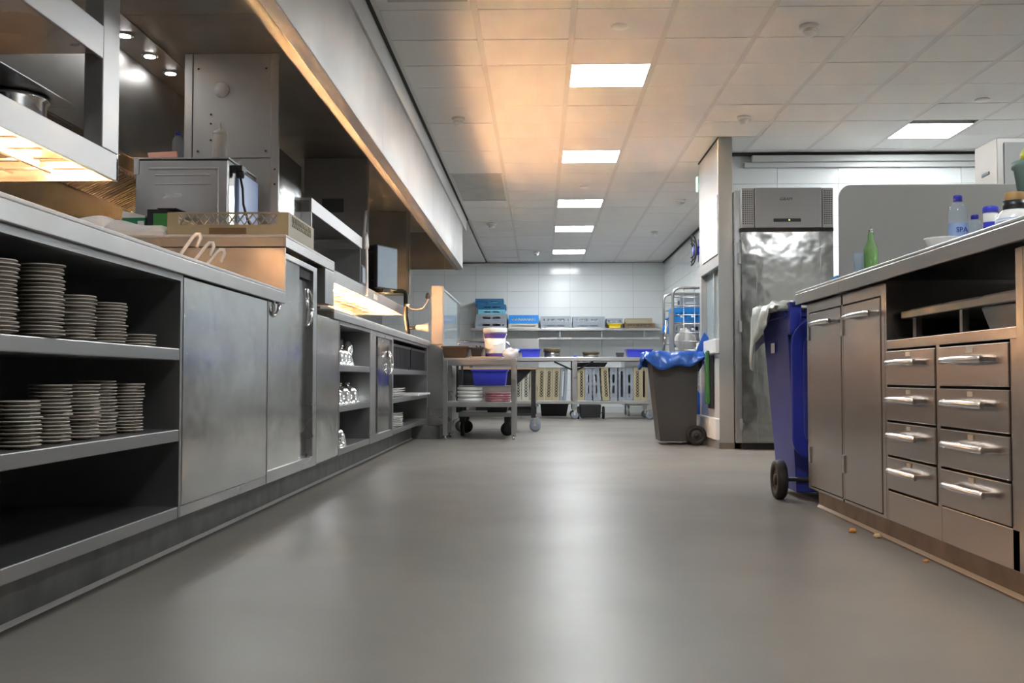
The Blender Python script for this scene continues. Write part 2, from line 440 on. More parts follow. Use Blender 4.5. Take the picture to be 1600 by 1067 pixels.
for b in bands:
    y1 = YB if b < XR else YA
    part('runner', MB().box(b - .0165, b + .0165, YF, y1, CEIL + .001, CEIL + .012), 'band', ceil)
j = -4
mb = MB()
while RY0 + .5 * j < YB:
    y = RY0 + .5 * j; j += 1
    mb.box(bands[0], bands[-1] if y < YA else XR, y - .006, y + .006, CEIL + .010, CEIL + .02)
part('cross_rail', mb, 'slab', ceil)['kind'] = 'stuff'
# ceiling behind the camera stays one board
mb = MB()
for k in range(-2, 8):
    xb = BX0 + TW * k + 0.0175
    y = RY0 - 0.5 * 4
    while y > YF:
        y -= .5
        if not any(kk == k and abs(yy - y) < .01 for kk, yy in led_spots):
            mb.box(xb, xb + .5, max(y, YF) + .003, y + .497, CEIL, CEIL + .015)
part('ceiling_tile_field', mb, 'ceil', ceil)['kind'] = 'stuff'
part('ceiling_left', MB().box(XL, -0.93, YF, YB, CEIL, CEIL + .015), 'ceil', ceil)
part('shadow_gap', MB().box(-0.915, -0.895, YF, 13.0, CEIL - .003, CEIL + .004), 'gap', ceil)
hb = part('hatch_board', MB().box(-.862, -.375, 10.06, 11.54, CEIL + .001, CEIL + .012), 'hatch', ceil)
part('hatch_frame', MB().box(-.872, -.86, 10.05, 11.55, CEIL - .006, CEIL + .01).box(-.378, -.366, 10.05, 11.55, CEIL - .006, CEIL + .01).box(-.872, -.366, 11.54, 11.556, CEIL - .006, CEIL + .01).box(-.872, -.366, 10.04, 10.052, CEIL - .006, CEIL + .01), 'trim', ceil)
part('vent_board', MB().box(-.80, -.38, 4.9, 5.40, CEIL - .012, CEIL - .001), 'hatch', ceil, bevel=.003)

# LED panels
led_words = {(0, 6.55): 'nearest square ceiling light panel of the middle row', (0, 9.05): 'second square ceiling light panel of the middle row',
             (0, 11.55): 'third square ceiling light panel of the middle row', (0, 13.55): 'fourth square ceiling light panel of the middle row, far down the room',
             (0, 16.05): 'farthest square ceiling light panel, close to the back wall', (5, 8.05): 'square ceiling light panel on the right above the steel screen',
             (0, 1.55): 'added fill light panel in the ceiling above the camera, out of view', (5, 3.05): 'added fill light panel in the ceiling above the drawers, out of view'}
lp = None
for k, y in led_spots:
    xb = BX0 + TW * k + 0.0175
    if k == 5: xb += 0.0; y += .10
    key = (k, round(y - (.10 if k == 5 else 0), 2))
    if lp is None:
        lp = thing('ceiling_light_panel', led_words[key], 'ceiling light', (xb, y, CEIL), group='square ceiling light panels')
        part('frame', MB().box(0, .5, 0, .004, -.002, .014).box(0, .5, .496, .5, -.002, .014).box(0, .004, .004, .496, -.002, .014).box(.496, .5, .004, .496, -.002, .014).box(0, .5, 0, .5, .014, .03), 'trim', lp, world=False)
        part('diffuser', MB().box(.004, .496, .004, .496, .0, .012), 'led', lp, world=False)
    else:
        copy_tree(lp, loc=(xb, y, CEIL), label=led_words[key])

# ceiling fittings
def detector(x, y, label, r=.045, flat=False):
    t = thing('smoke_detector' if not flat else 'ceiling_disc', label, 'detector', (x, y, CEIL), group='ceiling fittings')
    if flat:
        part('plate', MB().lathe([(r, 0), (r, -.008), (r * .8, -.014), (0.0001, -.015)], 20), 'whiteplastic', t, world=False)
    else:
        part('base', MB().lathe([(r, 0), (r, -.018), (r * .92, -.024)], 20), 'whiteplastic', t, world=False)
        part('chamber', MB().lathe([(r * .72, -.024), (r * .70, -.045), (r * .45, -.058), (0.0001, -.06)], 20), 'whiteplastic', t, world=False)
        part('vent_ring', MB().lathe([(r * .73, -.034), (r * .73, -.040)], 20), 'band', t, world=False)
detector(1.52, 5.86, 'large white smoke detector nearest the camera on the right ceiling', .055)
detector(1.547, 7.90, 'white smoke detector on the ceiling in front of the steel pillar', .05)
detector(-.623, 7.88, 'white smoke detector in the shade beside the extractor hood', .05)
detector(-.62, 13.3, 'white smoke detector on the ceiling near the far end of the hood', .06)
detector(-.06, 16.3, 'white smoke detector close to the back wall left of the lights', .05)
detector(1.57, 11.6, 'white smoke detector on the ceiling behind the tiled pier', .05)
detector(1.55, 14.1, 'white smoke detector on the ceiling near the right wall of the back room', .05)
detector(.449, 5.83, 'flat white disc on the ceiling in front of the nearest light panel', .05, True)
detector(3.15, 7.45, 'flat white disc on the ceiling at the far right', .05, True)
detector(.46, 10.75, 'flat white disc on the ceiling between second and third light panels', .05, True)

# ------------------------------------------------------------------ floor edge on the left and right
struct('baseboard_left', MB().box(-1.75, -1.225, .4, 9.95, 0.0, 0.15), 'plinth')
struct('trim_4', MB().prism([(-1.225, 0), (-1.2165, 0), (-1.218, .003), (-1.2215, .007), (-1.2255, .012)], .4, 9.95), 'coving')
struct('baseboard_right', MB().box(1.245, 1.90, .4, 4.72, 0.0, 0.10), 'plinth_warm')
struct('trim_5', MB().prism([(1.245, 0), (1.2365, 0), (1.238, .003), (1.2415, .007), (1.2455, .012)], .4, 4.72), 'coving')
struct('baseboard_end', MB().box(-1.24, -.96, 9.95, 12.5, 0.0, 0.12), 'plinth')

# ------------------------------------------------------------------ left counter
LX, LB = -1.09, -1.76          # cabinet front / back
WT0, WT1 = 0.887, 0.945        # worktop underside / top
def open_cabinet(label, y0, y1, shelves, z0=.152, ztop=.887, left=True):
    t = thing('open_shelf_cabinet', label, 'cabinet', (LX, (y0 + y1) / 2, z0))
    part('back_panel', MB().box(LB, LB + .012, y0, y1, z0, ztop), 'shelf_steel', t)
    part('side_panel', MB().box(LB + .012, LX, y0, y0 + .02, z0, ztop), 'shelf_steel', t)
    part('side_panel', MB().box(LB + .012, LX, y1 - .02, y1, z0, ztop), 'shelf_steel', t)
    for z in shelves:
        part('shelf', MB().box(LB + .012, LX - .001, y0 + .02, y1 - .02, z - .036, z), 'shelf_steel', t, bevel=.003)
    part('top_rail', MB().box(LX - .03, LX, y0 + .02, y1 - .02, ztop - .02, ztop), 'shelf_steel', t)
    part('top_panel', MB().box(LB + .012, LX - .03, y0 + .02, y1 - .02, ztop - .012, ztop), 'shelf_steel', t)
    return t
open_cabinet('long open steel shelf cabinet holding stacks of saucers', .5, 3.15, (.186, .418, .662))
# panel cabinet
t = thing('steel_cabinet', 'steel cabinet with plain closed front beside the saucer shelves', 'cabinet', (LX, 3.65, .152))
part('body', MB().box(LB, LX - .012, 3.152, 4.14, .152, .887), 'steel', t)
part('front_panel', MB().box(LX - .012, LX, 3.158, 4.136, .185, .882), 'steel_shiny', t, bevel=.002)
part('bottom_rail', MB().box(LX - .012, LX - .002, 3.152, 4.14, .152, .183), 'steel', t)
# tall sliding door cabinet
def oval_handle(y, z, w, h, x):
    pts = []
    for i in range(25):
        a = 2 * PI * i / 24
        pts.append((x + .028 - .014 * abs(math.sin(a)) ** 3, y + w / 2 * math.cos(a), z + h / 2 * math.sin(a)))
    return MB().tube(pts, .0075, 8)
t = thing('sliding_door_cabinet', 'tall steel cabinet with sliding doors under the raised worktop', 'cabinet', (LX, 4.6, .152))
part('body', MB().box(LB, LX - .05, 4.145, 5.06, .152, .884), 'steel', t)
part('upper_body', MB().box(LB, LX - .05, 4.395, 5.06, .884, 1.11), 'steel', t)
part('bottom_rail', MB().box(LX - .05, LX, 4.145, 5.06, .152, .20), 'steel', t, bevel=.002)
part('stile', MB().box(LX - .02, LX + .002, 4.1410, 4.1495, .20, .884), 'steel_top', t)
part('stile', MB().box(LX - .05, LX, 4.98, 5.06, .20, 1.11), 'steel', t, bevel=.002)
part('top_rail', MB().box(LX - .05, LX, 4.395, 4.98, 1.085, 1.11), 'steel', t, bevel=.002)
d = part('sliding_door', MB().box(LX - .022, LX - .008, 4.15, 4.395, .20, .884).box(LX - .022, LX - .008, 4.395, 4.72, .20, 1.085), 'steel_shiny', t)
part('door_handle', oval_handle(4.26, .875, .09, .09, LX - .0235), 'chrome', d)
d = part('sliding_door', MB().box(LX - .045, LX - .03, 4.65, 4.98, .20, 1.04), 'steel_shiny', t, bevel=.002)
part('door_handle', oval_handle(4.865, .905, .10, .17, LX - .02), 'chrome', d)
part('door_track', MB().box(LX - .03, LX - .012, 4.72, 4.98, 1.04, 1.085), 'gap', t)
# plain cabinet
t = thing('steel_cabinet', 'narrow plain steel cabinet between the tall sliding doors and the cloche shelves', 'cabinet', (LX, 5.35, .152))
part('body', MB().box(LB, LX - .012, 5.065, 5.625, .152, .887), 'steel', t)
part('front_panel', MB().box(LX - .012, LX, 5.067, 5.62, .16, .885), 'steel_shiny', t, bevel=.002)
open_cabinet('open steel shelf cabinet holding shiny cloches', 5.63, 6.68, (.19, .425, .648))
t = thing('sliding_door_cabinet', 'low steel cabinet with half-open sliding door between two open shelf units', 'cabinet', (LX, 7.2, .152))
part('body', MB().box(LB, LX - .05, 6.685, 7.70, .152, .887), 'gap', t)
part('frame', MB().box(LX - .05, LX, 6.685, 6.90, .152, .887).box(LX - .05, LX, 7.66, 7.70, .152, .887).box(LX - .05, LX, 6.90, 7.66, .152, .20).box(LX - .05, LX, 6.90, 7.66, .855, .887), 'steel', t, bevel=.002)
d = part('sliding_door', MB().box(LX - .03, LX - .012, 7.06, 7.66, .20, .855), 'steel_shiny', t, bevel=.002)
part('door_handle', oval_handle(7.52, .685, .12, .16, LX - .014), 'chrome', d)
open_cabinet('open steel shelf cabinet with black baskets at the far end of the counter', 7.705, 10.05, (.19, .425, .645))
# worktops
def worktop(label, y0, y1, z0, z1, xf=-1.076, xb=-1.95):
    t = thing('steel_worktop', label, 'worktop', ((xf + xb) / 2, (y0 + y1) / 2, z0))
    part('top_sheet', MB().box(xb, xf, y0, y1, z1 - .012, z1), 'steel_work', t, bevel=.003)
    part('front_edge', MB().box(xf - .012, xf, y0, y1, z0, z1 - .012), 'steel_top', t, bevel=.002)
    part('end_edge', MB().box(xb, xf - .012, y1 - .012, y1, z0 + .002, z1 - .012), 'steel_top', t)
    part('end_edge', MB().box(xb, xf - .012, y0, y0 + .012, z0 + .002, z1 - .012), 'steel_top', t)
    return t
worktop('long low steel worktop above the saucer shelves', .4, 4.372, WT0, WT1)
rt = worktop('raised steel worktop carrying the tan rack and the oven', 4.376, 5.42, 1.13, 1.183, xb=-2.15)
part('riser_panel', MB().box(-2.15, -1.08, 4.378, 4.392, WT1 + .002, 1.126), 'steel_top', rt)
part('end_block', MB().box(-1.6, -1.078, 5.20, 5.418, .95, 1.128), 'steel', rt, bevel=.003)
part('rear_leg', MB().box(-2.14, -2.06, 4.40, 5.40, 0, 1.128), 'steel', rt)
worktop('far low steel worktop below the second heat lamp shelf', 5.425, 10.15, WT0, .938)

# ------------------------------------------------------------------ heat lamp shelves
UX, UB = -1.35, -1.86
def heat_lamp(t, y0, y1, z, watt):
    h = part('lamp_housing', MB().box(UB, UX, y0, y0 + .012, z, z + .07).box(UB, UX, y1 - .012, y1, z, z + .07).box(UB, UB + .012, y0 + .012, y1 - .012, z, z + .07), 'steel_top', t)
    part('reflector', MB().box(UB + .012, UX - .012, y0 + .012, y1 - .012, z + .062, z + .068), 'reflector', h)
    n = max(1, int(round((y1 - y0) / .72)))
    L = (y1 - y0) / n
    for i in range(n):
        yc = y0 + L * (i + .5)
        la = bpy.data.lights.new('heat_light', 'AREA'); la.shape = 'RECTANGLE'; la.size = .04; la.size_y = L * .72
        la.color = HEAT_COLOR; la.energy = watt * L * .72; la.spread = math.radians(20)
        lo = bpy.data.objects.new('heat_light', la); COL.objects.link(lo); lo.parent = h
        lo.location = Vector((-1.530, yc, z + .028)) - rootpos(h)
        part('heat_element', MB().tube([(-1.575, yc - L * .40, z + .044), (-1.575, yc + L * .40, z + .044)], .009, 10), 'heat', h)
        g = MB()
        for k in range(5):
            yy = yc - L * .36 + L * .18 * k
            g.tube([(UB + .02, yy, z + .018), (UX - .02, yy, z + .018)], .0035, 6)
        g.tube([(-1.66, yc - L * .42, z + .016), (-1.66, yc + L * .42, z + .016)], .004, 6)
        g.tube([(-1.54, yc - L * .42, z + .016), (-1.54, yc + L * .42, z + .016)], .004, 6)
        part('lamp_guard', g, 'tray', h)

t = thing('heat_lamp_shelf', 'near steel pass shelf with glowing heat lamps under it at the left edge', 'shelf', (UX, 2.2, 1.20))
y0, y1 = .9, 3.285
part('lamp_shelf', MB().box(UB, UX - .006, y0, y1 - .002, 1.272, 1.285), 'steel', t)
part('lamp_lip', MB().box(UX - .012, UX, y0, y1, 1.20, 1.285), 'lip_steel', t, bevel=.002)
part('upper_shelf', MB().box(UB, UX - .006, y0, y1 - .13, 1.575, 1.59), 'steel', t)
part('upper_lip', MB().box(UX - .012, UX, y0, y1 - .125, 1.56, 1.662), 'lip_steel', t, bevel=.002)
part('corner_post', MB().box(UX - .06, UX, y1 - .125, y1, 1.286, 2.33), 'lip_steel', t, bevel=.003)
part('rear_post', MB().box(UB, UB + .05, y1 - .05, y1, 0.945, 2.33), 'steel', t, bevel=.003)
part('back_panel', MB().box(UB, UB + .01, y0, y1 - .05, 1.285, 1.575), 'steel', t)
part('front_post', MB().box(UB, UB + .05, y0, y0 + .05, 0.945, 2.33), 'steel', t)
heat_lamp(t, y0, y1 - .003, 1.202, HEAT_WATT * 0.12)
t = thing('heat_lamp_shelf', 'far steel pass shelf with glowing heat lamps and a monitor on it', 'shelf', (UX, 8.2, 1.20))
y0, y1 = 6.10, 10.27
part('lamp_shelf', MB().box(UB, UX - .006, y0, y1 - .002, 1.272, 1.285), 'steel', t)
part('lamp_lip', MB().box(UX - .012, UX, y0, y1, 1.20, 1.285), 'lip_steel', t, bevel=.002)
part('upper_shelf', MB().box(UB, UX - .006, y0, 7.86, 1.628, 1.642), 'steel', t)
part('upper_lip', MB().box(UX - .012, UX, y0, 7.86, 1.558, 1.642), 'lip_steel', t, bevel=.002)
part('end_panel', MB().box(UB, UX - .0, y0, y0 + .012, 1.286, 1.557), 'steel', t)
part('end_panel', MB().box(UB, UX - .012, 7.84, 7.858, 1.286, 1.557), 'steel', t)
part('back_panel', MB().box(UB, UB + .01, y0 + .012, 7.84, 1.286, 1.627), 'steel', t)
part('rear_post', MB().box(UB, UB + .04, y0, y0 + .04, 0.938, 1.286), 'steel', t)
part('rear_post', MB().box(UB, UB + .04, y1 - .1, y1 - .06, 0.938, 1.20), 'steel', t)
part('tape_note', MB().box(UX, UX + .0015, 8.42, 8.62, 1.222, 1.262), 'paper', t)
heat_lamp(t, y0, y1 - .003, 1.202, HEAT_WATT * 0.82)

# ------------------------------------------------------------------ extractor hood
HZ = 2.335
hd = thing('extractor_hood', 'long stainless steel extractor hood hanging over the pass', 'extractor hood', (-1.6, 7, 1.89))
edges = [.6, 3.2, 6.1, 9.0, 10.9, 12.46]
for a, b in zip(edges[:-1], edges[1:]):
    part('front_panel', MB().box(-.945, -.930, a + .0015, b - .0015, 1.905, 2.405), 'steel_hood', hd, bevel=.001)
part('fascia', MB().box(-.95, -.915, .6, 12.9, 2.405, CEIL - .006), 'trim', hd)
for a, b in ((.6, 6.1), (6.1, 12.46)):
    part('outer_lip', MB().prism([(-.930, 1.905), (-.924, 1.890), (-.970, 1.874), (-.972, 1.880), (-.936, 1.893), (-.945, 1.905)], a + .001, b - .001), 'steel_top', hd)
    part('inner_lip', MB().box(-1.018, -.972, a + .001, b - .001, 1.876, 1.882), 'steel_hood', hd)
    part('lip_upstand', MB().box(-1.020, -1.014, a + .001, b - .001, 1.882, 1.93), 'steel_hood', hd)
for a, b in ((.6, 3.4), (3.4, 4.95), (4.95, 8.25), (8.25, 12.46)):
    part('roof_panel', MB().box(-2.02, -.945, a + .002, b - .002, HZ, HZ + .012), 'hood_inside', hd)
part('end_cap', MB().box(-2.8, -1.145, 12.47, 12.48, 1.885, HZ), 'steel_hood', hd)
part('end_cap', MB().box(-1.142, -.945, 12.47, 12.48, 1.885, HZ), 'steel_hood', hd)
ls = part('light_strip', MB().box(-2.235, -2.022, .6, 12.46, HZ - .004, HZ + .008), 'hood_inside', hd)
for y in (2.6, 3.3, 4.0, 4.65, 5.23, 5.57, 5.89):
    sp = part('spotlight', MB().lathe([(.045, 0), (.045, -.004), (.034, -.006)], 20, (-2.125, y, HZ - .005)), 'chrome', ls)
    part('spot_lens', MB().lathe([(.030, 0), (.028, -.003), (.0001, -.005)], 20, (-2.125, y, HZ - .010)), 'spot', sp)
part('rear_panel', MB().box(-2.25, -2.238, .6, 12.46, 1.79, HZ), 'hood_inside', hd)
l2 = part('lower_strip', MB().box(-2.40, -2.25, .6, 12.46, 1.784, 1.79), 'steel_hood', hd)
for y in (3.4, 4.4, 5.53):
    sp = part('spotlight', MB().lathe([(.040, 0), (.040, -.004), (.030, -.006)], 20, (-2.27 - .035, y, 1.783)), 'chrome', l2)
    part('spot_lens', MB().lathe([(.027, 0), (.025, -.003), (.0001, -.005)], 20, (-2.305, y, 1.778)), 'spot', sp)
# grease filters: slanting ribbed panels
fy = .6
while fy < 7.0:
    f = part('grease_filter', MB().hexa([(-2.40, fy + .01, 1.770), (-2.64, fy + .01, 1.655), (-2.64, fy + .60, 1.655), (-2.40, fy + .60, 1.770), (-2.40, fy + .01, 1.782), (-2.64, fy + .01, 1.667), (-2.64, fy + .60, 1.667), (-2.40, fy + .60, 1.782)]), 'filter', hd)
    g = MB()
    for i in range(16):
        yy = fy + .03 + i * .035
        g.hexa([(-2.405, yy, 1.757), (-2.63, yy, 1.648), (-2.63, yy + .018, 1.648), (-2.405, yy + .018, 1.757), (-2.405, yy, 1.769), (-2.63, yy, 1.660), (-2.63, yy + .018, 1.660), (-2.405, yy + .018, 1.769)])
    part('filter_rib', g, 'filter', f)['kind'] = 'stuff'
    fy += .62
part('back_sheet', MB().box(-2.66, -2.645, .6, 12.46, 0.9, 1.66), 'shadesheet', hd)

# duct boxes hanging under the hood
t = thing('duct_box', 'steel duct casing with a white round cap behind the oven', 'duct', (-1.66, 5.7, 1.19))
part('front_panel', MB().box(-1.88, -1.455, 5.56, 5.572, 1.765, HZ - .002), 'matte_steel', t)
part('lower_panel', MB().box(-1.88, -1.455, 5.56, 5.572, 1.19, 1.760), 'matte_steel', t)
part('corner_strip', MB().box(-1.455, -1.41, 5.552, 5.575, 1.19, HZ - .002), 'matte_steel', t, bevel=.002)
part('corner_strip', MB().box(-1.925, -1.882, 5.552, 5.575, 1.19, HZ - .002), 'matte_steel', t, bevel=.002)
part('side_panel', MB().box(-1.422, -1.41, 5.575, 6.09, 1.19, 1.82), 'steel_shiny', t)
part('core', MB().box(-1.92, -1.423, 5.575, 6.08, 1.19, 1.81), 'matte_steel', t)
part('round_cap', MB().lathe([(.043, 5.558), (.041, 5.552), (.0001, 5.551)], 24, (-1.725, 0, 2.135), 'y'), 'whiteplastic', t)
g = MB()
for (x, z) in ((-1.85, 2.25), (-1.85, 1.80), (-1.48, 2.25), (-1.48, 1.80), (-1.78, 2.0), (-1.78, 1.95), (-1.78, 1.86), (-1.43, 1.7), (-1.43, 1.62)):
    g.lathe([(.006, 5.552), (.004, 5.548), (.0001, 5.547)], 8, (x, 0, z), 'y')
part('screw', g, 'socket', t)['kind'] = 'stuff'
t = thing('duct_box', 'dark steel panel with black socket plate above the far pass shelf', 'duct', (-1.62, 8.3, 1.66))
part('front_panel', MB().box(-1.88, -1.378, 8.23, 8.245, 1.66, HZ - .002), 'steel_hood', t)
part('core', MB().box(-1.87, -1.39, 8.245, 8.40, 1.66, HZ - .002), 'steel_hood', t)
part('lower_panel', MB().box(-1.88, -1.378, 8.23, 8.245, 1.286, 1.655), 'steel_hood', t)
part('socket_plate', MB().box(-1.735, -1.565, 8.215, 8.23, 1.895, 2.005), 'socket', t, bevel=.003)
t = thing('duct_box', 'dark steel panel at the far end behind the monitor', 'duct', (-1.6, 11.0, 1.45))
part('front_panel', MB().box(-1.95, -1.41, 10.92, 10.935, 1.46, HZ - .002), 'steel_hood', t)
part('corner_strip', MB().box(-1.41, -1.37, 10.91, 10.94, 1.46, HZ - .002), 'steel', t)
part('core', MB().box(-1.94, -1.42, 10.935, 11.1, 1.46, HZ - .002), 'steel_hood', t)

# ------------------------------------------------------------------ partition at the end of the left counter
t = thing('partition', 'low partition with beige end post and glass screen at the counter end', 'partition', (-1.0, 11.2, 0.12))
part('end_panel', MB().box(-1.10, -.945, 10.16, 10.22, .12, .905), 'steel', t, bevel=.002)
part('end_post', MB().box(-1.064, -.950, 10.165, 10.28, .907, 1.482), 'beige', t, bevel=.003)
part('side_panel', MB().box(-1.064, -.95, 10.28, 12.5, .12, .905), 'steel', t)
part('glass_panel', MB().box(-.985, -.975, 10.28, 12.48, .925, 1.465), 'glass', t)
part('top_rail', MB().box(-.995, -.965, 10.28, 12.5, 1.465, 1.482), 'chrome', t)
part('bottom_rail', MB().box(-.995, -.965, 10.28, 12.5, .907, .925), 'chrome', t)
part('far_post', MB().box(-.995, -.965, 12.48, 12.51, .907, 1.482), 'chrome', t)

# ------------------------------------------------------------------ right counter
RX, RB = 1.20, 1.92
t = thing('door_cabinet', 'steel cabinet with two tall doors beside the blue bin', 'cabinet', (RX, 4.2, .085))
part('body', MB().box(RX + .02, RB, 3.665, 4.72, .085, .90), 'steel_warm', t)
part('frame', MB().box(RX, RX + .02, 3.665, 3.70, .085, .905).box(RX, RX + .02, 4.165, 4.185, .085, .905).box(RX, RX + .02, 4.68, 4.72, .085, .905).box(RX, RX + .02, 3.70, 4.68, .864, .905).box(RX, RX + .02, 3.70, 4.68, .085, .095), 'steel_warm', t)
def bar_handle(yc, z, L, x):
    m = MB()
    m.tube([(x + .002, yc - L / 2, z), (x - .001, yc - L / 2 + .004, z), (x - .005, yc - L * .25, z + .001), (x - .007, yc, z + .002), (x - .005, yc + L * .25, z + .001), (x - .001, yc + L / 2 - .004, z), (x + .002, yc + L / 2, z)], .0105, 12)
    m.box(x, x + .030, yc - L / 2 + .012, yc - L / 2 + .030, z - .006, z + .006)
    m.box(x, x + .030, yc + L / 2 - .030, yc + L / 2 - .012, z - .006, z + .006)
    return m
for a, b in ((4.19, 4.675), (3.705, 4.16)):
    d = part('door', MB().box(RX - .002, RX + .018, a + .003, b - .003, .099, .858), 'steel_warm', t, bevel=.002)
    yc = (a + b) / 2 - .02 if a > 4 else (a + b) / 2 - .03
    part('door_handle', bar_handle(yc, .806, .30, RX - .028), 'handle_steel', d)
    for hz in (.20, .74): part('hinge', MB().box(RX - .008, RX - .001, b - .012, b + .010, hz, hz + .07), 'steel', d)
t = thing('drawer_cabinet', 'steel cabinet with eight drawers under an open tray niche', 'cabinet', (RX, 3.15, .085))
part('side_panel', MB().box(RX, RB, 3.645, 3.662, .085, .90), 'steel_warm', t)
part('side_panel', MB().box(RX, RB, 2.62, 2.66, .085, .90), 'steel_warm', t)
part('back_panel', MB().box(RB - .012, RB, 2.66, 3.645, .085, .90), 'steel_warm', t)
part('niche_floor', MB().box(RX + .03, RB - .012, 2.66, 3.645, .69, .70), 'steel_warm', t)
part('niche_rail', MB().box(RX, RX + .03, 2.66, 3.645, .672, .703), 'steel_warm', t, bevel=.002)
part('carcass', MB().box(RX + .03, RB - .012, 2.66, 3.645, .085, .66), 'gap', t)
part('divider', MB().box(RX, RX + .03, 3.168, 3.196, .085, .672), 'steel_warm', t)
part('base_panel', MB().box(RX, RX + .03, 3.196, 3.645, .085, .186).box(RX, RX + .03, 2.66, 3.168, .085, .190), 'steel_warm', t, bevel=.002)
zs = [.668, .545, .425, .306, .190]
for a, b in ((3.200, 3.642), (2.700, 3.164)):
    for i in range(4):
        d = part('drawer', MB().box(RX - .004, RX + .030, a, b, zs[i + 1] + .004, zs[i] - .003), 'steel_warm', t, bevel=.0025)
        part('drawer_handle', bar_handle((a + b) / 2 + .01, zs[i] - .045, .25 if a > 3 else .27, RX - .030), 'handle_steel', d)
        part('label_plate', MB().box(RX - .007, RX - .003, (a + b) / 2 - .012, (a + b) / 2 + .022, zs[i] - .024, zs[i] - .010), 'rackwhite', d)
part('corner_stile', MB().box(RX, RX + .03, 2.66, 2.697, .085, .672), 'steel_warm', t)
t = thing('recessed_cabinet', 'steel cabinet with recessed front at the right edge beside the drawers', 'cabinet', (RX, 1.6, .085))
part('frame', MB().box(RX, RX + .03, 2.585, 2.617, .085, .90).box(RX, RX + .03, .45, 2.585, .575, .90).box(RX, RX + .03, .45, 2.585, .085, .235), 'steel_warm', t)
part('body', MB().box(RX + .06, RB, .45, 2.617, .085, .90), 'steel_warm', t)
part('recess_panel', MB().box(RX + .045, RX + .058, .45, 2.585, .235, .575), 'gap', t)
part('pull_bar', MB().tube([(RX + .028, 2.53, .25), (RX + .028, 2.53, .56)], .012, 10), 'chrome', t)
def worktopR(label, y0, y1):
    t = thing('steel_worktop', label, 'worktop', (1.55, (y0 + y1) / 2, .905))
    part('top_sheet', MB().box(1.163, 1.95, y0, y1, .953, .965), 'steel_top', t, bevel=.003)
    part('front_edge', MB().box(1.163, 1.175, y0, y1, .906, .953), 'steel_warm', t, bevel=.002)
    part('end_edge', MB().box(1.175, 1.95, y1 - .012, y1, .906, .953), 'steel_warm', t)
worktopR('near steel worktop on the right carrying bottles and jars', .45, 4.088)
worktopR('short far end of the right steel worktop beside the blue bin', 4.092, 4.78)
# steel splash screen with a rounded corner
prof = [(1.166, .966), (1.93, .966), (1.93, 1.328)]
for i in range(9):
    a = PI / 2 * i / 8
    prof.append((1.166 + .05 - .05 * math.sin(a), 1.328 - .05 + .05 * math.cos(a)))
solo('steel_screen', MB().prism(prof, 4.082, 4.094), 'screen_steel', 'upright steel splash screen with rounded corner standing across the right worktop', 'screen', (1.5, 4.088, .966), bevel=.002)

# ------------------------------------------------------------------ fridge
t = thing('upright_fridge', 'tall stainless steel upright fridge beside the tiled pier', 'fridge', (2.0, 8.8, 0))
FX0, FX1, FY = 1.612, 2.372, 8.45
part('body', MB().box(PX1 + .008, FX1, FY + .03, YA - .012, .055, 2.10), 'steel', t)
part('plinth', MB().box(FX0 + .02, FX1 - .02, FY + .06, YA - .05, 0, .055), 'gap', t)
d = part('door', MB().box(FX0 + .012, FX1 - .005, FY, FY + .028, .06, 1.762), 'steel_door', t, bevel=.006)
part('door_fold', MB().box(FX0 + .135, FX0 + .138, FY - .002, FY + .001, .06, 1.762).box(FX1 - .112, FX1 - .109, FY - .002, FY + .001, .06, 1.762), 'steel_top', d)
for hz in (1.50, .95, .16): part('hinge', MB().box(FX0 - .006, FX0 + .012, FY - .008, FY + .02, hz, hz + .09), 'matte_steel', d)
pnl = part('control_fascia', MB().box(FX0 + .125, FX1 - .10, FY - .012, FY + .028, 1.79, 2.115), 'fascia_steel', t, bevel=.003)
for a, b in ((FX0 + .015, FX0 + .118), (FX1 - .093, FX1 - .006)):
    v = part('vent_panel', MB().box(a, b, FY - .010, FY + .028, 1.79, 2.112), 'fascia_steel', t, bevel=.003)
    g = MB()
    for i in range(5):
        for k in range(16):
            xx = a + .016 + i * (b - a - .032) / 4; zz = 1.825 + k * .0175
            g.box(xx - .0042, xx + .0042, FY - .0108, FY - .009, zz - .0042, zz + .0042)
    part('vent_hole', g, 'gap', v)['kind'] = 'stuff'
part('door_gap', MB().box(FX0 + .005, FX1 - .003, FY + .0, FY + .03, 1.763, 1.789), 'gap', t)
part('display_strip', MB().box(1.885, 2.105, FY - .016, FY - .011, 1.838, 1.865), 'black', pnl, bevel=.002)
part('status_light', MB().box(2.005, 2.016, FY - .018, FY - .015, 1.847, 1.857), 'dot', pnl)
lg = text_mesh('logo_lettering', 'GRAM', .034, .001, .25)
o = obj('logo_lettering', lg, 'inkblack', pnl); o.location = Vector((1.985, FY - .0135, 2.022)) - rootpos(pnl); o.rotation_euler = (PI / 2, 0, 0); o.scale = (1.05, 1, 1)
part('power_lamp', MB().box(FX0 + .02, FX0 + .028, FY - .002, FY + .002, 1.9, 1.95), 'chrome', t)

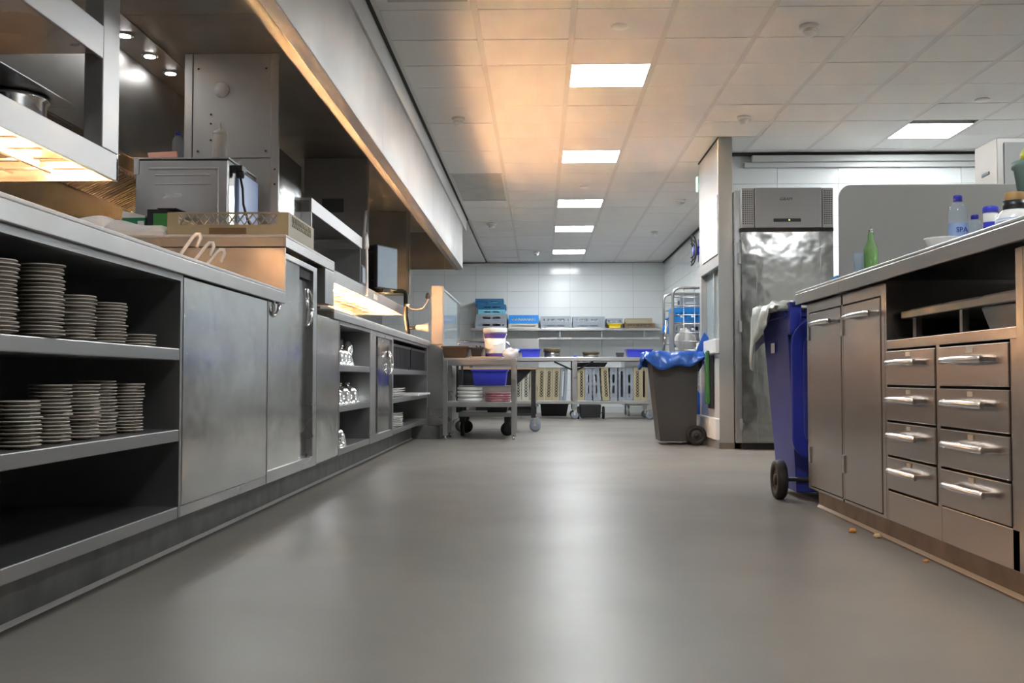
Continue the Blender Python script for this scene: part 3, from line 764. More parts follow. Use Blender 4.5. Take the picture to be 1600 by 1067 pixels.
# poster on the pier, exit sign, wall fan
solo('notice_sheet', MB().box(PX0 - .003, PX0 + .004, 8.60, 9.40, 1.60, 2.09), 'print', 'large printed white notice sheet on the pier above the window', 'poster', (PX0, 9.0, 1.6))
t = thing('exit_sign', 'small lit green exit sign sticking out behind the pier', 'sign', (1.53, 9.72, 2.43))
part('housing', MB().box(1.46, 1.56, 9.64, 9.70, 2.30, 2.45), 'whiteplastic', t)
part('lit_face', MB().box(1.452, 1.458, 9.645, 9.695, 2.31, 2.44), 'exit', t)
t = thing('wall_fan', 'black and blue wall fan under the ceiling behind the pier', 'fan', (1.86, 11.9, 2.0))
for a in range(3):
    r = .17 - a * .045
    g = MB().tube([(1.76 - .04 * (1 - abs(math.cos(i * PI / 12))) , 11.9 + r * math.cos(i * PI / 12), 2.03 + r * math.sin(i * PI / 12)) for i in range(25)], .008, 6)
    part('cage_ring', g, 'blackmetal', t)
part('hub', MB().lathe([(.05, 1.74), (.05, 1.84), (.03, 1.9)], 16, (0, 11.9, 2.03), 'x'), 'capblue', t)
part('wall_arm', MB().tube([(1.84, 11.9, 2.03), (2.0, 11.9, 2.12), (2.1, 11.9, 2.12)], .018, 8), 'blackmetal', t)
part('blade', MB().box(1.80, 1.806, 11.88, 11.92, 1.90, 2.16).box(1.80, 1.806, 11.77, 12.03, 2.01, 2.05), 'capblue', t)

# tall box at far right
t = thing('steel_wall_box', 'tall white steel cabinet behind the splash screen at the right edge', 'cabinet', (2.7, 5.7, 0))
part('body', MB().box(2.33, 3.1, 5.35, 5.62, 0, 1.80), 'matte_steel', t, bevel=.004)
part('front_sheet', MB().box(2.365, 3.08, 5.342, 5.35, .03, 1.775), 'greytrim', t)
part('label_strip', MB().box(2.326, 2.33, 5.44, 5.53, 1.63, 1.645), 'rackgrey', t)

# ------------------------------------------------------------------ dish racks and crates
def rack_mesh(w, d, h, style='lattice', n=8):
    """open rack, origin at the centre of its underside"""
    m = MB(); t = .008; x, y = w / 2, d / 2
    lo, hi = (.36, .80) if style == 'lattice' else ((.47, .92) if style == 'open' else (.30, .62))
    def side(ax, s):
        def bar(a0, a1, z0, z1):
            if ax == 'y': m.box(a0, a1, s * y - (t if s > 0 else 0), s * y + (0 if s > 0 else t), z0, z1)
            else: m.box(s * x - (t if s > 0 else 0), s * x + (0 if s > 0 else t), a0, a1, z0, z1)
        L = x if ax == 'y' else y - t
        bar(-L, L, 0, h * lo); bar(-L, L, h * hi, h)
        bar(-L, -L + .05, h * lo, h * hi); bar(L - .05, L, h * lo, h * hi)
        if style in ('lattice', 'open'):
            a = -L + .05; st = (2 * L - .1) / n; z0, z1 = h * lo, h * hi
            for i in range(n):
                for (p, q) in ((a, a + st), (a + st, a)):
                    pw = .004 if style == 'lattice' else .0028
                    if ax == 'y':
                        Y0, Y1 = (s * y - t, s * y) if s > 0 else (s * y, s * y + t)
                        m.hexa([(p - pw, Y0, z0), (p + pw, Y0, z0), (p + pw, Y1, z0), (p - pw, Y1, z0), (q - pw, Y0, z1), (q + pw, Y0, z1), (q + pw, Y1, z1), (q - pw, Y1, z1)])
                    else:
                        X0, X1 = (s * x - t, s * x) if s > 0 else (s * x, s * x + t)
                        m.hexa([(X0, p - pw, z0), (X1, p - pw, z0), (X1, p + pw, z0), (X0, p + pw, z0), (X0, q - pw, z1), (X1, q - pw, z1), (X1, q + pw, z1), (X0, q + pw, z1)])
                a += st
        elif style == 'slots':
            for f in (-.33, 0, .33): bar(f * 2 * L - .02, f * 2 * L + .02, h * lo, h * hi)
    for s in (-1, 1): side('y', s); side('x', s)
    for i in range(6):
        p = -x + w * (i + .5) / 6
        m.box(p - .006, p + .006, -y + t, y - t, 0, .006)
        q = -y + d * (i + .5) / 6
        m.box(-x + t, x - t, q - .006, q + .006, 0, .006)
    return m

# tan rack with bread rolls on the raised worktop
t = thing('dish_rack', 'large tan plastic dish rack with bread rolls on the raised worktop', 'rack', (-1.342, 4.68, 1.185))
RK = rack_mesh(.525, .50, .102, 'open', 12)
part('rack_body', RK, 'racktan', t, world=False, bevel=0)
part('handle_recess', MB().box(-.08, .08, -.254, -.2505, .008, .034), 'rackbrown', t, world=False)
for i, (x, y, w) in enumerate(((-1.555, 4.52, 'leftmost golden bread roll in the tan rack'), (-1.515, 4.56, 'second golden bread roll from the left in the tan rack'), (-1.455, 4.52, 'third golden bread roll in the tan rack'), (-1.405, 4.55, 'rightmost golden bread roll in the tan rack'))):
    g = MB().lathe([(.0001, .0), (.022, .004), (.034, .020), (.033, .036), (.022, .050), (.0001, .055)], 16, (0, 0, 0))
    solo('bread_roll', MB().lathe([(.0001, .0), (.022, .004), (.031, .020), (.030, .036), (.020, .050), (.0001, .055)], 16, (x, y, 1.194)), 'bread', w, 'bread', (x, y, 1.194), 'bread rolls in the tan rack')

# racks standing on edge under the dishwashing table
def rackset(styles):
    out = {}
    for m in styles: out[m] = None
    return out
RME = {}; IME = {}
def rack_obj(label, matname, style, loc, rot, w, d, h, group, name='dish_rack', inner=False):
    key = (matname, style, round(w, 3), round(d, 3), round(h, 3))
    if key not in RME:
        me = rack_mesh(w, d, h, style, 9).mesh('dish_rack'); me.materials.append(MT[matname]); RME[key] = me
    o = obj(name, RME[key], None, loc=loc, rot=rot)
    if inner:
        if (w, d, h) not in IME:
            me = MB().box(-w / 2 + .02, w / 2 - .02, -d / 2 + .014, d / 2 - .014, .008, h - .008).mesh('shade_block'); me.materials.append(MT['rackshade']); IME[(w, d, h)] = me  # solid dark block in place of shade behind the lattice
        obj('shade_block', IME[(w, d, h)], None, o)
    return tag(o, label, 'rack', group)
row = [(-.32, 'rackwhite', 'lattice', 0), (-.21, 'rackwhite', 'lattice', 0), (-.095, 'racktan', 'lattice', .05), (.012, 'racktan', 'lattice', .03), (.118, 'racktan', 'lattice', .03),
       (.224, 'racktan', 'lattice', .03), (.333, 'rackgrey', 'solid', .05), (.58, 'racktan', 'lattice', 0), (.685, 'rackgrey', 'slots', 0), (.797, 'rackgrey', 'slots', -.03),
       (.925, 'racktan', 'lattice', -.05), (1.045, 'rackgrey', 'slots', 0), (1.165, 'rackgrey', 'solid', 0), (1.27, 'rackgrey', 'slots', 0), (1.375, 'racktan', 'lattice', 0), (1.478, 'racktan', 'solid', 0), (1.58, 'racktan', 'lattice', 0)]
cname = {'rackwhite': 'off-white', 'racktan': 'tan', 'rackgrey': 'grey'}
cnt = {}
for x, m, st, tilt in row:
    cnt[m] = cnt.get(m, 0) + 1
    lab = '%s %s dish rack from the left, standing on edge under the washing table' % (ORD[cnt[m] - 1], cname[m])
    # thickness runs along x, side wall faces the camera
    rack_obj(lab, m, st, (x - .05, 15.105, .263 + .235 + abs(tilt) * .05), (0, PI / 2 + tilt, 0), .47, .46, .100, 'dish racks standing on edge under the table', inner=(st == 'lattice'))

# dishwashing table
t = thing('washing_table', 'long steel dishwashing table on castors at the back of the kitchen', 'table', (.25, 15.2, 0))
part('table_top', MB().box(-1.1, 1.62, 14.80, 15.6, .824, .879), 'steel_top', t, bevel=.004)
part('lower_shelf', MB().box(-1.05, 1.60, 14.84, 15.55, .217, .260), 'steel_top', t, bevel=.003)
caster_me = {}
def caster(parent, x, y, r, zfork, m='rackgrey'):
    c = part('castor_wheel', MB().lathe([(r * .55, -.012), (r, -.012), (r, .012), (r * .55, .012)], 20, (x, y, r), 'y'), m, parent)
    part('castor_fork', MB().box(x - .014, x + .014, y - .022, y - .014, r, zfork - .008).box(x - .014, x + .014, y + .014, y + .022, r, zfork - .008).box(x - .03, x + .03, y - .03, y + .03, zfork - .008, zfork), 'chrome', c)
for x in (-1.05, .49, 1.55):
    for y in (14.84, 15.52):
        g = MB().box(x - .035, x + .035, y - .02, y + .02, .135, .216).box(x - .035, x + .035, y - .02, y + .02, .261, .823)
        part('leg', g, 'steel', t)
        caster(t, x, y, .055, .134)
part('brace', MB().tube([(.455, 14.86, .70), (.20, 14.86, .815)], .014, 6).tube([(.525, 14.86, .70), (.75, 14.86, .815)], .014, 6), 'blackmetal', t)
def tub(name, label, m, x0, x1, y0, y1, z0, z1, rim=True, inset=.02, cat='tub', group=None):
    t = thing(name, label, cat, ((x0 + x1) / 2, (y0 + y1) / 2, z0), group=group)
    part('tub_body', MB().shell((x0 + inset, x1 - inset, y0 + inset, y1 - inset), (x0, x1, y0, y1), z0, z1, .006), m, t, bevel=.004)
    if rim:
        r = .010
        part('rim', MB().box(x0 - r, x1 + r, y0 - r, y0, z1 - .016, z1).box(x0 - r, x1 + r, y1, y1 + r, z1 - .016, z1).box(x0 - r, x0, y0, y1, z1 - .016, z1).box(x1, x1 + r, y0, y1, z1 - .016, z1), m, t, bevel=.002)
    return t
tub('storage_tub', 'bright blue plastic tub on the left of the washing table', 'boxblue', -.275, .005, 14.87, 15.2, .880, 1.0)
tub('storage_tub', 'bright blue plastic tub on the right end of the washing table', 'boxblue', 1.24, 1.60, 14.9, 15.25, .880, .995)
tub('storage_tub', 'small pale storage tub with blue cloth on the washing table', 'sage', -.42, -.30, 14.95, 15.15, .880, .955)
solo('cloth', MB().lathe([(.07, .0), (.085, .012), (.08, .03), (.05, .048), (.0001, .052)], 14, (-.36, 15.05, .956)), 'bluecloth', 'crumpled light blue cloth heaped on the pale tub', 'cloth', (-.36, 15.05, .956))
def lidded_tin(x, y, z, r, h, label):
    t = thing('lidded_tin', label, 'tin', (x, y, z), group='round tins on the washing table')
    part('tin_body', MB().lathe([(r * .9, 0), (r * .92, h * .62)], 24), 'tray', t, world=False)
    part('lid', MB().lathe([(r, h * .62), (r, h), (r * .95, h * 1.02), (.0001, h * 1.02)], 24), 'brownlid', t, world=False)
lidded_tin(.17, 15.05, .880, .122, .125, 'tall round tin with brown lid beside the blue tub')
lidded_tin(.73, 15.05, .880, .122, .08, 'low round tin with brown lid in the middle of the washing table')
solo('scourer', MB().lathe([(.0001, 0), (.03, .004), (.034, .014), (.02, .026), (.0001, .03)], 14, (.50, 14.9, .880)), 'capblue', 'small dark blue scourer on the washing table edge', 'scourer', (.50, 14.9, .88))
solo('storage_tub', MB().shell((1.10, 1.19, 14.95, 15.1), (1.09, 1.20, 14.94, 15.11), .880, .945, .005), 'charcoal', 'small dark tub left of the right blue tub', 'tub', (1.15, 15.02, .88))
t = thing('black_tray', 'black plastic tray lying on top of the standing racks', 'tray', (.72, 15.05, .74))
part('tray_body', MB().shell((.53, .92, 14.9, 15.2), (.49, .96, 14.87, 15.23), .742, .805, .006), 'black', t, bevel=.005)
t = thing('wheeled_container', 'black wheeled container under the washing table', 'container', (.71, 14.98, 0))
part('container_body', MB().taper((.575, .855, 14.86, 15.2), (.565, .865, 14.85, 15.2), .02, .205), 'black', t, bevel=.01)
part('wheel', MB().lathe([(.085, .885), (.09, .892), (.09, .912), (.085, .918)], 20, (0, 14.95, .09), 'x'), 'rubber', t)
part('wheel', MB().lathe([(.085, .528), (.09, .532), (.09, .552), (.085, .558)], 20, (0, 14.95, .09), 'x'), 'rubber', t)
part('axle', MB().tube([(.50, 14.95, .09), (.90, 14.95, .09)], .008, 6), 'blackmetal', t)
t = thing('storage_bin', 'low black bin standing in shadow behind the washing table legs', 'bin', (.2, 16.3, 0))
part('bin_body', MB().shell((.02, .40, 16.1, 16.5), (.0, .44, 16.08, 16.52), 0, .2, .008), 'black', t)
part('rim', MB().box(-.012, .452, 16.068, 16.08, .18, .2).box(-.012, .452, 16.52, 16.532, .18, .2), 'black', t)
t = thing('steel_cabinet', 'steel undercounter unit on legs behind the right end of the washing table', 'cabinet', (1.65, 16.4, 0))
part('body', MB().box(1.30, 2.05, 16.1, 16.8, .16, .86), 'steel', t, bevel=.004)
for x in (1.36, 1.99):
    for y in (16.15, 16.75): part('leg', MB().lathe([(.02, 0), (.02, .16)], 10, (x, y, 0)), 'chrome', t)

# dishwasher splash unit and wall shelf
t = thing('dishwasher', 'grey steel dishwasher casing with control panel at the back wall', 'dishwasher', (-.56, 17.2, 0))
part('body', MB().box(-1.09, -.02, 16.95, 17.4, .12, 1.225), 'steel', t, bevel=.006)
part('plinth', MB().box(-1.05, -.06, 17.0, 17.38, 0, .12), 'gap', t)
part('control_panel', MB().box(-.43, -.18, 16.935, 16.95, .97, 1.12), 'steel_top', t, bevel=.003)
part('display', MB().box(-.42, -.20, 16.93, 16.935, .99, 1.06), 'purple', t)
for x in (-1.03, -.97):
    for z in (1.10, 1.17): part('knob', MB().lathe([(.016, 16.945), (.014, 16.93), (.0001, 16.928)], 12, (x, 0, z), 'y'), 'socket', t)
t = thing('wall_shelf', 'long steel wall shelf with rail holding crates along the back wall', 'shelf', (.43, 17.5, 1.25))
part('shelf_board', MB().box(-1.15, 2.0, 17.30, 17.72, 1.372, 1.413), 'steel', t, bevel=.003)
part('lower_rail', MB().box(-.02, 2.0, 17.42, 17.46, 1.232, 1.262), 'steel', t)
for x in (.33, 1.03, 1.74):
    part('strut', MB().box(x - .012, x + .012, 17.43, 17.45, 1.262, 1.372), 'steel', t)
    part('bracket', MB().box(x - .015, x + .015, 17.45, 17.72, 1.24, 1.262), 'steel', t)

def cups(x0, x1, z, y, n, label, m='whiteceramic', r=.030):
    for i in range(n):
        xx = x0 + (x1 - x0) * (i + .5) / n
        zz = z + .01
        solo('cup', MB().lathe([(r * .6, 0), (r * .95, .02), (r, .062), (r * .9, .06), (r * .55, .012), (.0001, .01)], 12, (xx, y, zz)), m, '%s white cup from the left, %s' % (ORD[i], label), 'cup', (xx, y, zz), 'cups in the racks on the wall shelf')
def shelf_rack(label, m, st, x0, x1, z0, h, y=17.5, tip=0):
    return rack_obj(label, m, st, ((x0 + x1) / 2, y, z0), (tip, 0, 0), x1 - x0, .34, h, 'racks on the wall shelf')
shelf_rack('lower grey rack at the left end of the wall shelf', 'rackgrey', 'slots', -1.075, -.555, 1.414, .12)
shelf_rack('upper grey rack under the blue racks at the left end of the wall shelf', 'rackgrey', 'slots', -1.065, -.555, 1.535, .115)
shelf_rack('light blue rack at the bottom of the blue stack', 'racklight', 'slots', -1.03, -.58, 1.652, .07)
shelf_rack('middle petrol blue rack of the blue stack', 'rackteal', 'slots', -1.045, -.57, 1.724, .085)
shelf_rack('topmost petrol blue rack of the blue stack', 'rackteal', 'slots', -1.08, -.61, 1.811, .095)
shelf_rack('tan rack under the bright blue cup rack on the wall shelf', 'rackwhite', 'solid', -.525, -.03, 1.414, .075)
shelf_rack('bright blue rack full of cups on the wall shelf', 'crateblue', 'lattice', -.525, -.025, 1.491, .14)
cups(-.50, -.05, 1.495, 17.38, 8, 'bright blue rack on the wall shelf')
shelf_rack('lower grey rack right of the bright blue cup rack', 'rackgrey', 'slots', .01, .52, 1.414, .085)
shelf_rack('upper grey rack with white bowls right of the bright blue cup rack', 'rackgrey', 'slots', .01, .52, 1.501, .11)
cups(.05, .48, 1.502, 17.38, 6, 'grey rack beside the bright blue one')
shelf_rack('lower grey rack in the middle of the wall shelf', 'rackgrey', 'slots', .545, 1.075, 1.414, .085)
shelf_rack('upper grey rack in the middle of the wall shelf', 'rackgrey', 'slots', .545, 1.075, 1.501, .105)
cups(.6, 1.0, 1.502, 17.38, 5, 'grey rack in mid shelf')
shelf_rack('small grey rack on the yellow box on the wall shelf', 'rackgrey', 'slots', 1.105, 1.37, 1.495, .08)
tub('storage_tub', 'yellow plastic box on the wall shelf', 'yellow', 1.13, 1.35, 17.34, 17.6, 1.414, 1.49)
shelf_rack('brown cutlery rack at the right end of the wall shelf', 'rackbrown', 'lattice', 1.40, 1.90, 1.414, .075)
shelf_rack('upper tan rack leaning on the brown rack at the right end of the shelf', 'racktan', 'lattice', 1.42, 1.86, 1.492, .085)
cups(1.44, 1.86, 1.417, 17.38, 7, 'brown rack on the wall shelf')

# ------------------------------------------------------------------ steel cart with its load
t = thing('steel_cart', 'steel serving table with a middle shelf at the end of the left counter', 'table', (-.57, 10.1, 0))
cx0, cx1, cy0, cy1 = -.915, -.228, 9.79, 10.36
part('table_top', MB().box(cx0, cx1, cy0, cy1, .742, .769), 'steel_top', t, bevel=.003)
part('apron', MB().box(cx0 + .045, cx1 - .045, cy0 + .002, cy0 + .014, .70, .742), 'steel', t)
part('apron', MB().box(cx0 + .045, cx1 - .045, cy1 - .014, cy1 - .002, .70, .742), 'steel', t)
part('middle_shelf', MB().box(cx0 + .01, cx1 - .01, cy0 + .002, cy1, .306, .354), 'steel_top', t, bevel=.003)
for x in (cx0 + .022, cx1 - .022):
    for y in (cy0 + .022, cy1 - .022):
        l = part('leg', MB().box(x - .021, x + .021, y - .021, y + .021, .04, .742), 'steel', t, bevel=.002)
        part('foot', MB().lathe([(.014, 0), (.012, .02), (.006, .04)], 10, (x, y, 0)), 'chrome', l)
tub('food_tub', 'brown tub with tan rim on the left of the steel table', 'brownplastic', -.93, -.685, 9.86, 10.2, .770, .882)
tub('food_tub', 'black tub beside the brown tub on the steel table', 'black', -.665, -.545, 9.9, 10.2, .770, .872)
t = thing('lidded_bucket', 'white bucket with purple band standing on the steel table', 'bucket', (-.433, 10.05, .770))
part('bucket_body', MB().lathe([(.088, 0), (.092, .004), (.108, .255)], 32), 'whiteplastic', t, world=False)
part('lid', MB().lathe([(.114, .245), (.116, .25), (.116, .282), (.111, .29), (.10, .287), (.0001, .284)], 32), 'whiteplastic', t, world=False)
part('purple_band', MB().lathe([(.1062, .19), (.1092, .238)], 32, cap0=False, cap1=False), 'purple', t, world=False)
part('purple_label', MB().lathe([(.0945, .01), (.0965, .045)], 32, cap0=False, cap1=False), 'purple', t, world=False)
part('carry_handle', MB().tube([(-.112, 0, .235), (-.10, -.06, .17), (-.05, -.115, .13), (.02, -.125, .12), (.08, -.095, .15), (.112, 0, .235)], .004, 6), 'whiteplastic', t, world=False)
solo('chopping_board', MB().box(-.66, -.36, 9.80, 9.90, .770, .780), 'wood', 'thin tan board at the front edge of the steel table', 'board', (-.5, 9.85, .77), bevel=.003)
# crumpled film
def lump(cx, cy, cz, rx, ry, rz, seed, k=.25, seg=18, rings=10):
    rnd = random.Random(seed); m = MB(); n = 0
    ph = [rnd.uniform(0, 6.28) for _ in range(8)]
    vs = []
    for i in range(rings + 1):
        th = PI * i / rings
        for j in range(seg):
            a = 2 * PI * j / seg
            d = 1 + k * (math.sin(3 * a + ph[0] + 2 * th) * .4 + math.sin(5 * a + ph[1] - 3 * th) * .3 + math.sin(2 * a + ph[2]) * math.sin(4 * th + ph[3]) * .5 + math.sin(9 * a + 7 * th + ph[4]) * .18)
            z = math.cos(th) * rz * d
            vs.append((cx + math.sin(th) * math.cos(a) * rx * d, cy + math.sin(th) * math.sin(a) * ry * d, cz + max(z, -rz * .75)))
    m.v = vs
    for i in range(rings):
        for j in range(seg):
            l = (j + 1) % seg
            m.f.append([i * seg + j, (i + 1) * seg + j, (i + 1) * seg + l, i * seg + l]); m.sm.append(True)
    return m
solo('plastic_film', lump(-.275, 9.89, .808, .075, .085, .05, 3, .35), 'wrap', 'crumpled clear plastic film on the right of the steel table', 'film', (-.31, 9.95, .77))
# plates on the cart shelf
def plate_prof(r, h, foot=.55):
    return [(r * foot, 0), (r * foot, .002), (r * .62, .003), (r * .98, h * .86), (r, h * .94), (r * .985, h), (r * .60, h * .5), (.0001, h * .45)]
def plain_stack(name, x, y, z, r, n, pitch, m, where, grp):
    me = MB().lathe([(r * .9, 0), (r, pitch * .35), (r, pitch * .93), (r * .94, pitch * .93), (r * .9, pitch * .5), (.0001, pitch * .4)], 28).mesh(name); me.materials.append(MT[m])
    for i in range(n):
        o = obj(name, me, None, loc=(x, y, z + i * pitch))
        tag(o, '%s %s from the bottom of the %s' % (ORD[i], name.replace('_', ' '), where), 'plate', grp)
plain_stack('white_plate', -.672, 9.98, .3545, .122, 4, .0345, 'whiteceramic', 'white stack on the steel table shelf', 'white plates on the steel table shelf')
plain_stack('pink_plate', -.405, 9.98, .3545, .125, 4, .0225, 'pinkceramic', 'pink stack on the steel table shelf', 'pink plates on the steel table shelf')

# castor trolley behind the cart
t = thing('castor_trolley', 'low castor trolley with push handle parked behind the steel table', 'trolley', (-.55, 10.75, 0))
part('deck', MB().box(-.82, -.28, 10.45, 11.1, .19, .235), 'steel', t, bevel=.003)
part('upper_shelf', MB().box(-.84, -.27, 10.45, 11.1, .485, .502), 'steel', t)
for x in (-.83, -.28):
    for y in (10.46, 11.09): part('post', MB().box(x - .012, x + .012, y - .012, y + .012, .235, .86), 'blackmetal', t)
part('push_handle', MB().tube([(-.83, 10.46, .86), (-.82, 10.46, .92), (-.79, 10.46, .945), (-.36, 10.46, .945), (-.31, 10.46, .92), (-.28, 10.46, .86)], .012, 8), 'chrome', t)
for x in (-.78, -.33):
    for y in (10.5, 11.05):
        c = part('castor_wheel', MB().lathe([(.03, -.016), (.068, -.014), (.068, .014), (.03, .016)], 18, (x, y, .068), 'x' if x < -.5 and y < 10.8 else 'y'), 'rubber', t)
        part('castor_fork', MB().box(x - .03, x + .03, y - .03, y + .03, .14, .189).box(x - .02, x + .02, y + .018, y + .024, .05, .14).box(x - .02, x + .02, y - .024, y - .018, .05, .14), 'blackmetal', c)
tub('storage_tub', 'deep blue crate on the castor trolley behind the steel table', 'boxblue', -.685, -.335, 10.48, 10.9, .503, .665)
tub('food_tub', 'black tray on the deck of the castor trolley', 'black', -.55, -.32, 10.5, 10.9, .236, .31)

# black trolley
t = thing('black_trolley', 'black framed trolley with wooden top and grey castor', 'trolley', (-.45, 11.6, 0))
part('top_board', MB().box(-.9, -.04, 11.28, 11.9, .672, .690), 'tanboard', t, bevel=.003)
part('tub_under', MB().taper((-.80, -.26, 11.34, 11.8), (-.85, -.09, 11.32, 11.85), .50, .671), 'black', t)
for x in (-.86, -.075):
    for y in (11.32, 11.86):
        part('leg', MB().box(x - .024, x + .024, y - .024, y + .024, .15, .671), 'blackmetal', t, bevel=.003)
        caster(t, x + .02 if x > -.5 else x, y, .062, .149)
part('base_frame', MB().box(-.86, -.075, 11.31, 11.33, .17, .20).box(-.86, -.075, 11.85, 11.87, .17, .20), 'blackmetal', t)

# ------------------------------------------------------------------ wheelie bins
def wheelie(name, label, loc, rz, bx, by, tx, ty, h, m, wr, wx, wheel_y):
    """bx,by / tx,ty : half widths of foot and rim; back of the bin at -y"""
    t = thing(name, label, 'bin', loc, (0, 0, rz))
    yb = -ty
    part('bin_body', MB().shell((-bx, bx, yb + .02, yb + .02 + 2 * by), (-tx, tx, yb, ty), .03, h, .008), m, t, world=False, bevel=.02)
    r = .012
    part('rim', MB().box(-tx - r, tx + r, -ty - r, -ty, h - .05, h).box(-tx - r, tx + r, ty, ty + r, h - .05, h).box(-tx - r, -tx, -ty, ty, h - .05, h).box(tx, tx + r, -ty, ty, h - .05, h), m, t, world=False, bevel=.004)
    for s in (-1, 1):
        w = part('wheel', MB().lathe([(wr * .45, s * (wx - .022)), (wr * .92, s * (wx - .024)), (wr, s * (wx - .014)), (wr, s * (wx + .014)), (wr * .92, s * (wx + .024)), (wr * .62, s * (wx + .022)), (wr * .58, s * (wx + .010)), (wr * .3, s * (wx + .010)), (wr * .28, s * (wx + .022)), (.0001, s * (wx + .024))], 28, (0, wheel_y, wr), 'x'), 'rubber', t, world=False)
        part('wheel_hub', MB().lathe([(wr * .60, s * (wx + .009)), (wr * .56, s * (wx + .013)), (.0001, s * (wx + .013))], 20, (0, wheel_y, wr), 'x'), 'charcoal', w, world=False)
    part('axle', MB().tube([(-wx, wheel_y, wr), (wx, wheel_y, wr)], .010, 8), 'blackmetal', t, world=False)
    return t
blue = wheelie('wheelie_bin', 'tall blue wheelie bin with open lid at the end of the right counter', (1.42, 5.28, 0), 0, .20, .20, .245, .275, .915, 'binblue', .093, .285, -.27)
g = MB().tube([(-.23, -.275, .895), (-.23, -.34, .925), (-.20, -.355, .93), (.20, -.355, .93), (.23, -.34, .925), (.23, -.275, .895)], .014, 8)
part('handle_bar', g, 'binblue', blue, world=False)
part('handle_bracket', MB().box(-.245, -.19, -.345, -.277, .78, .935), 'lidblue', blue, world=False, bevel=.006)
part('handle_bracket', MB().box(.19, .245, -.345, -.277, .78, .935), 'lidblue', blue, world=False, bevel=.006)
# lid hanging down behind (towards the camera): rounded slab
prof = []
lw, lz0, lz1 = .245, .20, .86
for (cx, cz, a0) in ((lw - .09, lz0 + .09, -90), (lw - .12, lz1 - .12, 0), (-lw + .12, lz1 - .12, 90), (-lw + .09, lz0 + .09, 180)):
    rr = .09 if cz < .5 else .12
    for i in range(7):
        a = math.radians(a0 + 15 * i); prof.append((cx + rr * math.cos(a), cz + rr * math.sin(a)))
lid = part('lid', MB().prism(prof, -.372, -.350), 'lidblue', blue, world=False, bevel=.006)
part('lid_dish', MB().prism([(p[0] * .80, .53 + (p[1] - .53) * .84) for p in prof], -.384, -.372), 'binblue', lid, world=False, bevel=.006)
part('ballot_mark', MB().box(-.246, -.2455, -.02, .06, .70, .75), 'paper', blue, world=False)
grey = wheelie('wheelie_bin', 'charcoal wheelie bin with blue liner in front of the tiled pier', (1.165, 9.27, 0), PI / 2, .18, .155, .20, .205, .775, 'charcoal', .085, .215, -.18)

def liner(label, cx, cy, tx, ty, h, drop, m, seed, rz=0, amp=.02, extra=None):
    """a plastic bag turned over the rim of a bin"""
    rnd = random.Random(seed); mb = MB(); N = 72
    per = []
    for i in range(N):
        u = i / N * 4
        s, f = int(u), u - int(u)
        c = [(-tx, -ty), (tx, -ty), (tx, ty), (-tx, ty)]
        a, b = c[s], c[(s + 1) % 4]
        per.append((a[0] + (b[0] - a[0]) * f, a[1] + (b[1] - a[1]) * f))
    ph = [rnd.uniform(0, 6.28) for _ in range(6)]
    rows = [(-.14, -.10), (-.03, .004), (0.0, .022), (.045, .012), (.075, -.03), (.09, -.5), (.105, -.8), (.10, -1.0)]
    ca, sa = math.cos(rz), math.sin(rz)
    for ri, (ox, dz) in enumerate(rows):
        for i, (px, py) in enumerate(per):
            a = 2 * PI * i / N
            wob = amp * (math.sin(7 * a + ph[0] + ri) * .5 + math.sin(13 * a + ph[1] - ri * .7) * .35 + math.sin(29 * a + ph[2]) * .25)
            k = 1 + (ox * .55 + (wob if ri > 1 else wob * .4)) / max(tx, ty) * .9
            d = drop * (1 + .5 * math.sin(3 * a + ph[3]) + .25 * math.sin(8 * a + ph[4]))
            if extra: d *= extra(px, py)
            z = h + (dz * d if dz < -.09 and ri > 2 else dz) + (wob * .5 if ri in (1, 2, 3) else 0)
            x, y = px * k, py * k
            mb.v.append((cx + x * ca - y * sa, cy + x * sa + y * ca, z))
    R = len(rows)
    for r in range(R - 1):
        for i in range(N):
            j = (i + 1) % N
            mb.f.append([r * N + i, r * N + j, (r + 1) * N + j, (r + 1) * N + i]); mb.sm.append(True)
    o = solo('bin_liner', mb, m, label, 'bin bag', (cx, cy, h - .1))
    so = o.modifiers.new('thickness', 'SOLIDIFY'); so.thickness = .002
    return o
liner('blue plastic liner folded over the rim of the charcoal bin', 1.165, 9.27, .217, .217, .785, .085, 'bag_blue', 5)
liner('white plastic liner folded over the rim of the blue bin', 1.42, 5.30, .258, .275, .925, .16, 'bag_white', 9, extra=lambda x, y: .10 if y < -.27 else (.35 + .9 * max(0, (y + .27) / .55)))
# peak of the blue liner pulled up at the back
g = MB(); g.hexa([(1.36, 9.18, .80), (1.42, 9.18, .80), (1.42, 9.22, .80), (1.36, 9.22, .80), (1.44, 9.19, .985), (1.485, 9.19, .93), (1.485, 9.205, .93), (1.44, 9.205, .985)])
solo('bag_tip', g, 'bag_blue', 'pointed blue bag corner sticking up beside the pier', 'bin bag', (1.4, 9.2, .8), bevel=.008)
solo('bin_bag', lump(1.415, 9.72, .22, .09, .10, .24, 21, .2), 'bag_blue', 'full blue bag hanging low between the charcoal bin and the pier', 'bin bag', (1.415, 9.72, .04))

# green dustpan hanging by the pier
t = thing('dustpan_set', 'green long-handled dustpan hanging on the pier behind the charcoal bin', 'dustpan', (1.43, 8.85, .3))
part('pan', MB().prism([(8.81, .36), (8.93, .36), (8.935, .46), (8.91, .80), (8.85, .80), (8.805, .46)], 1.40, 1.428, 'x'), 'dustgreen', t, bevel=.008)
part('back_brush', MB().box(1.428, 1.455, 8.80, 8.94, .32, .77), 'black', t, bevel=.005)
part('hang_tab', MB().lathe([(.02, 1.41), (.02, 1.43)], 12, (0, 8.88, .79), 'x'), 'black', t)

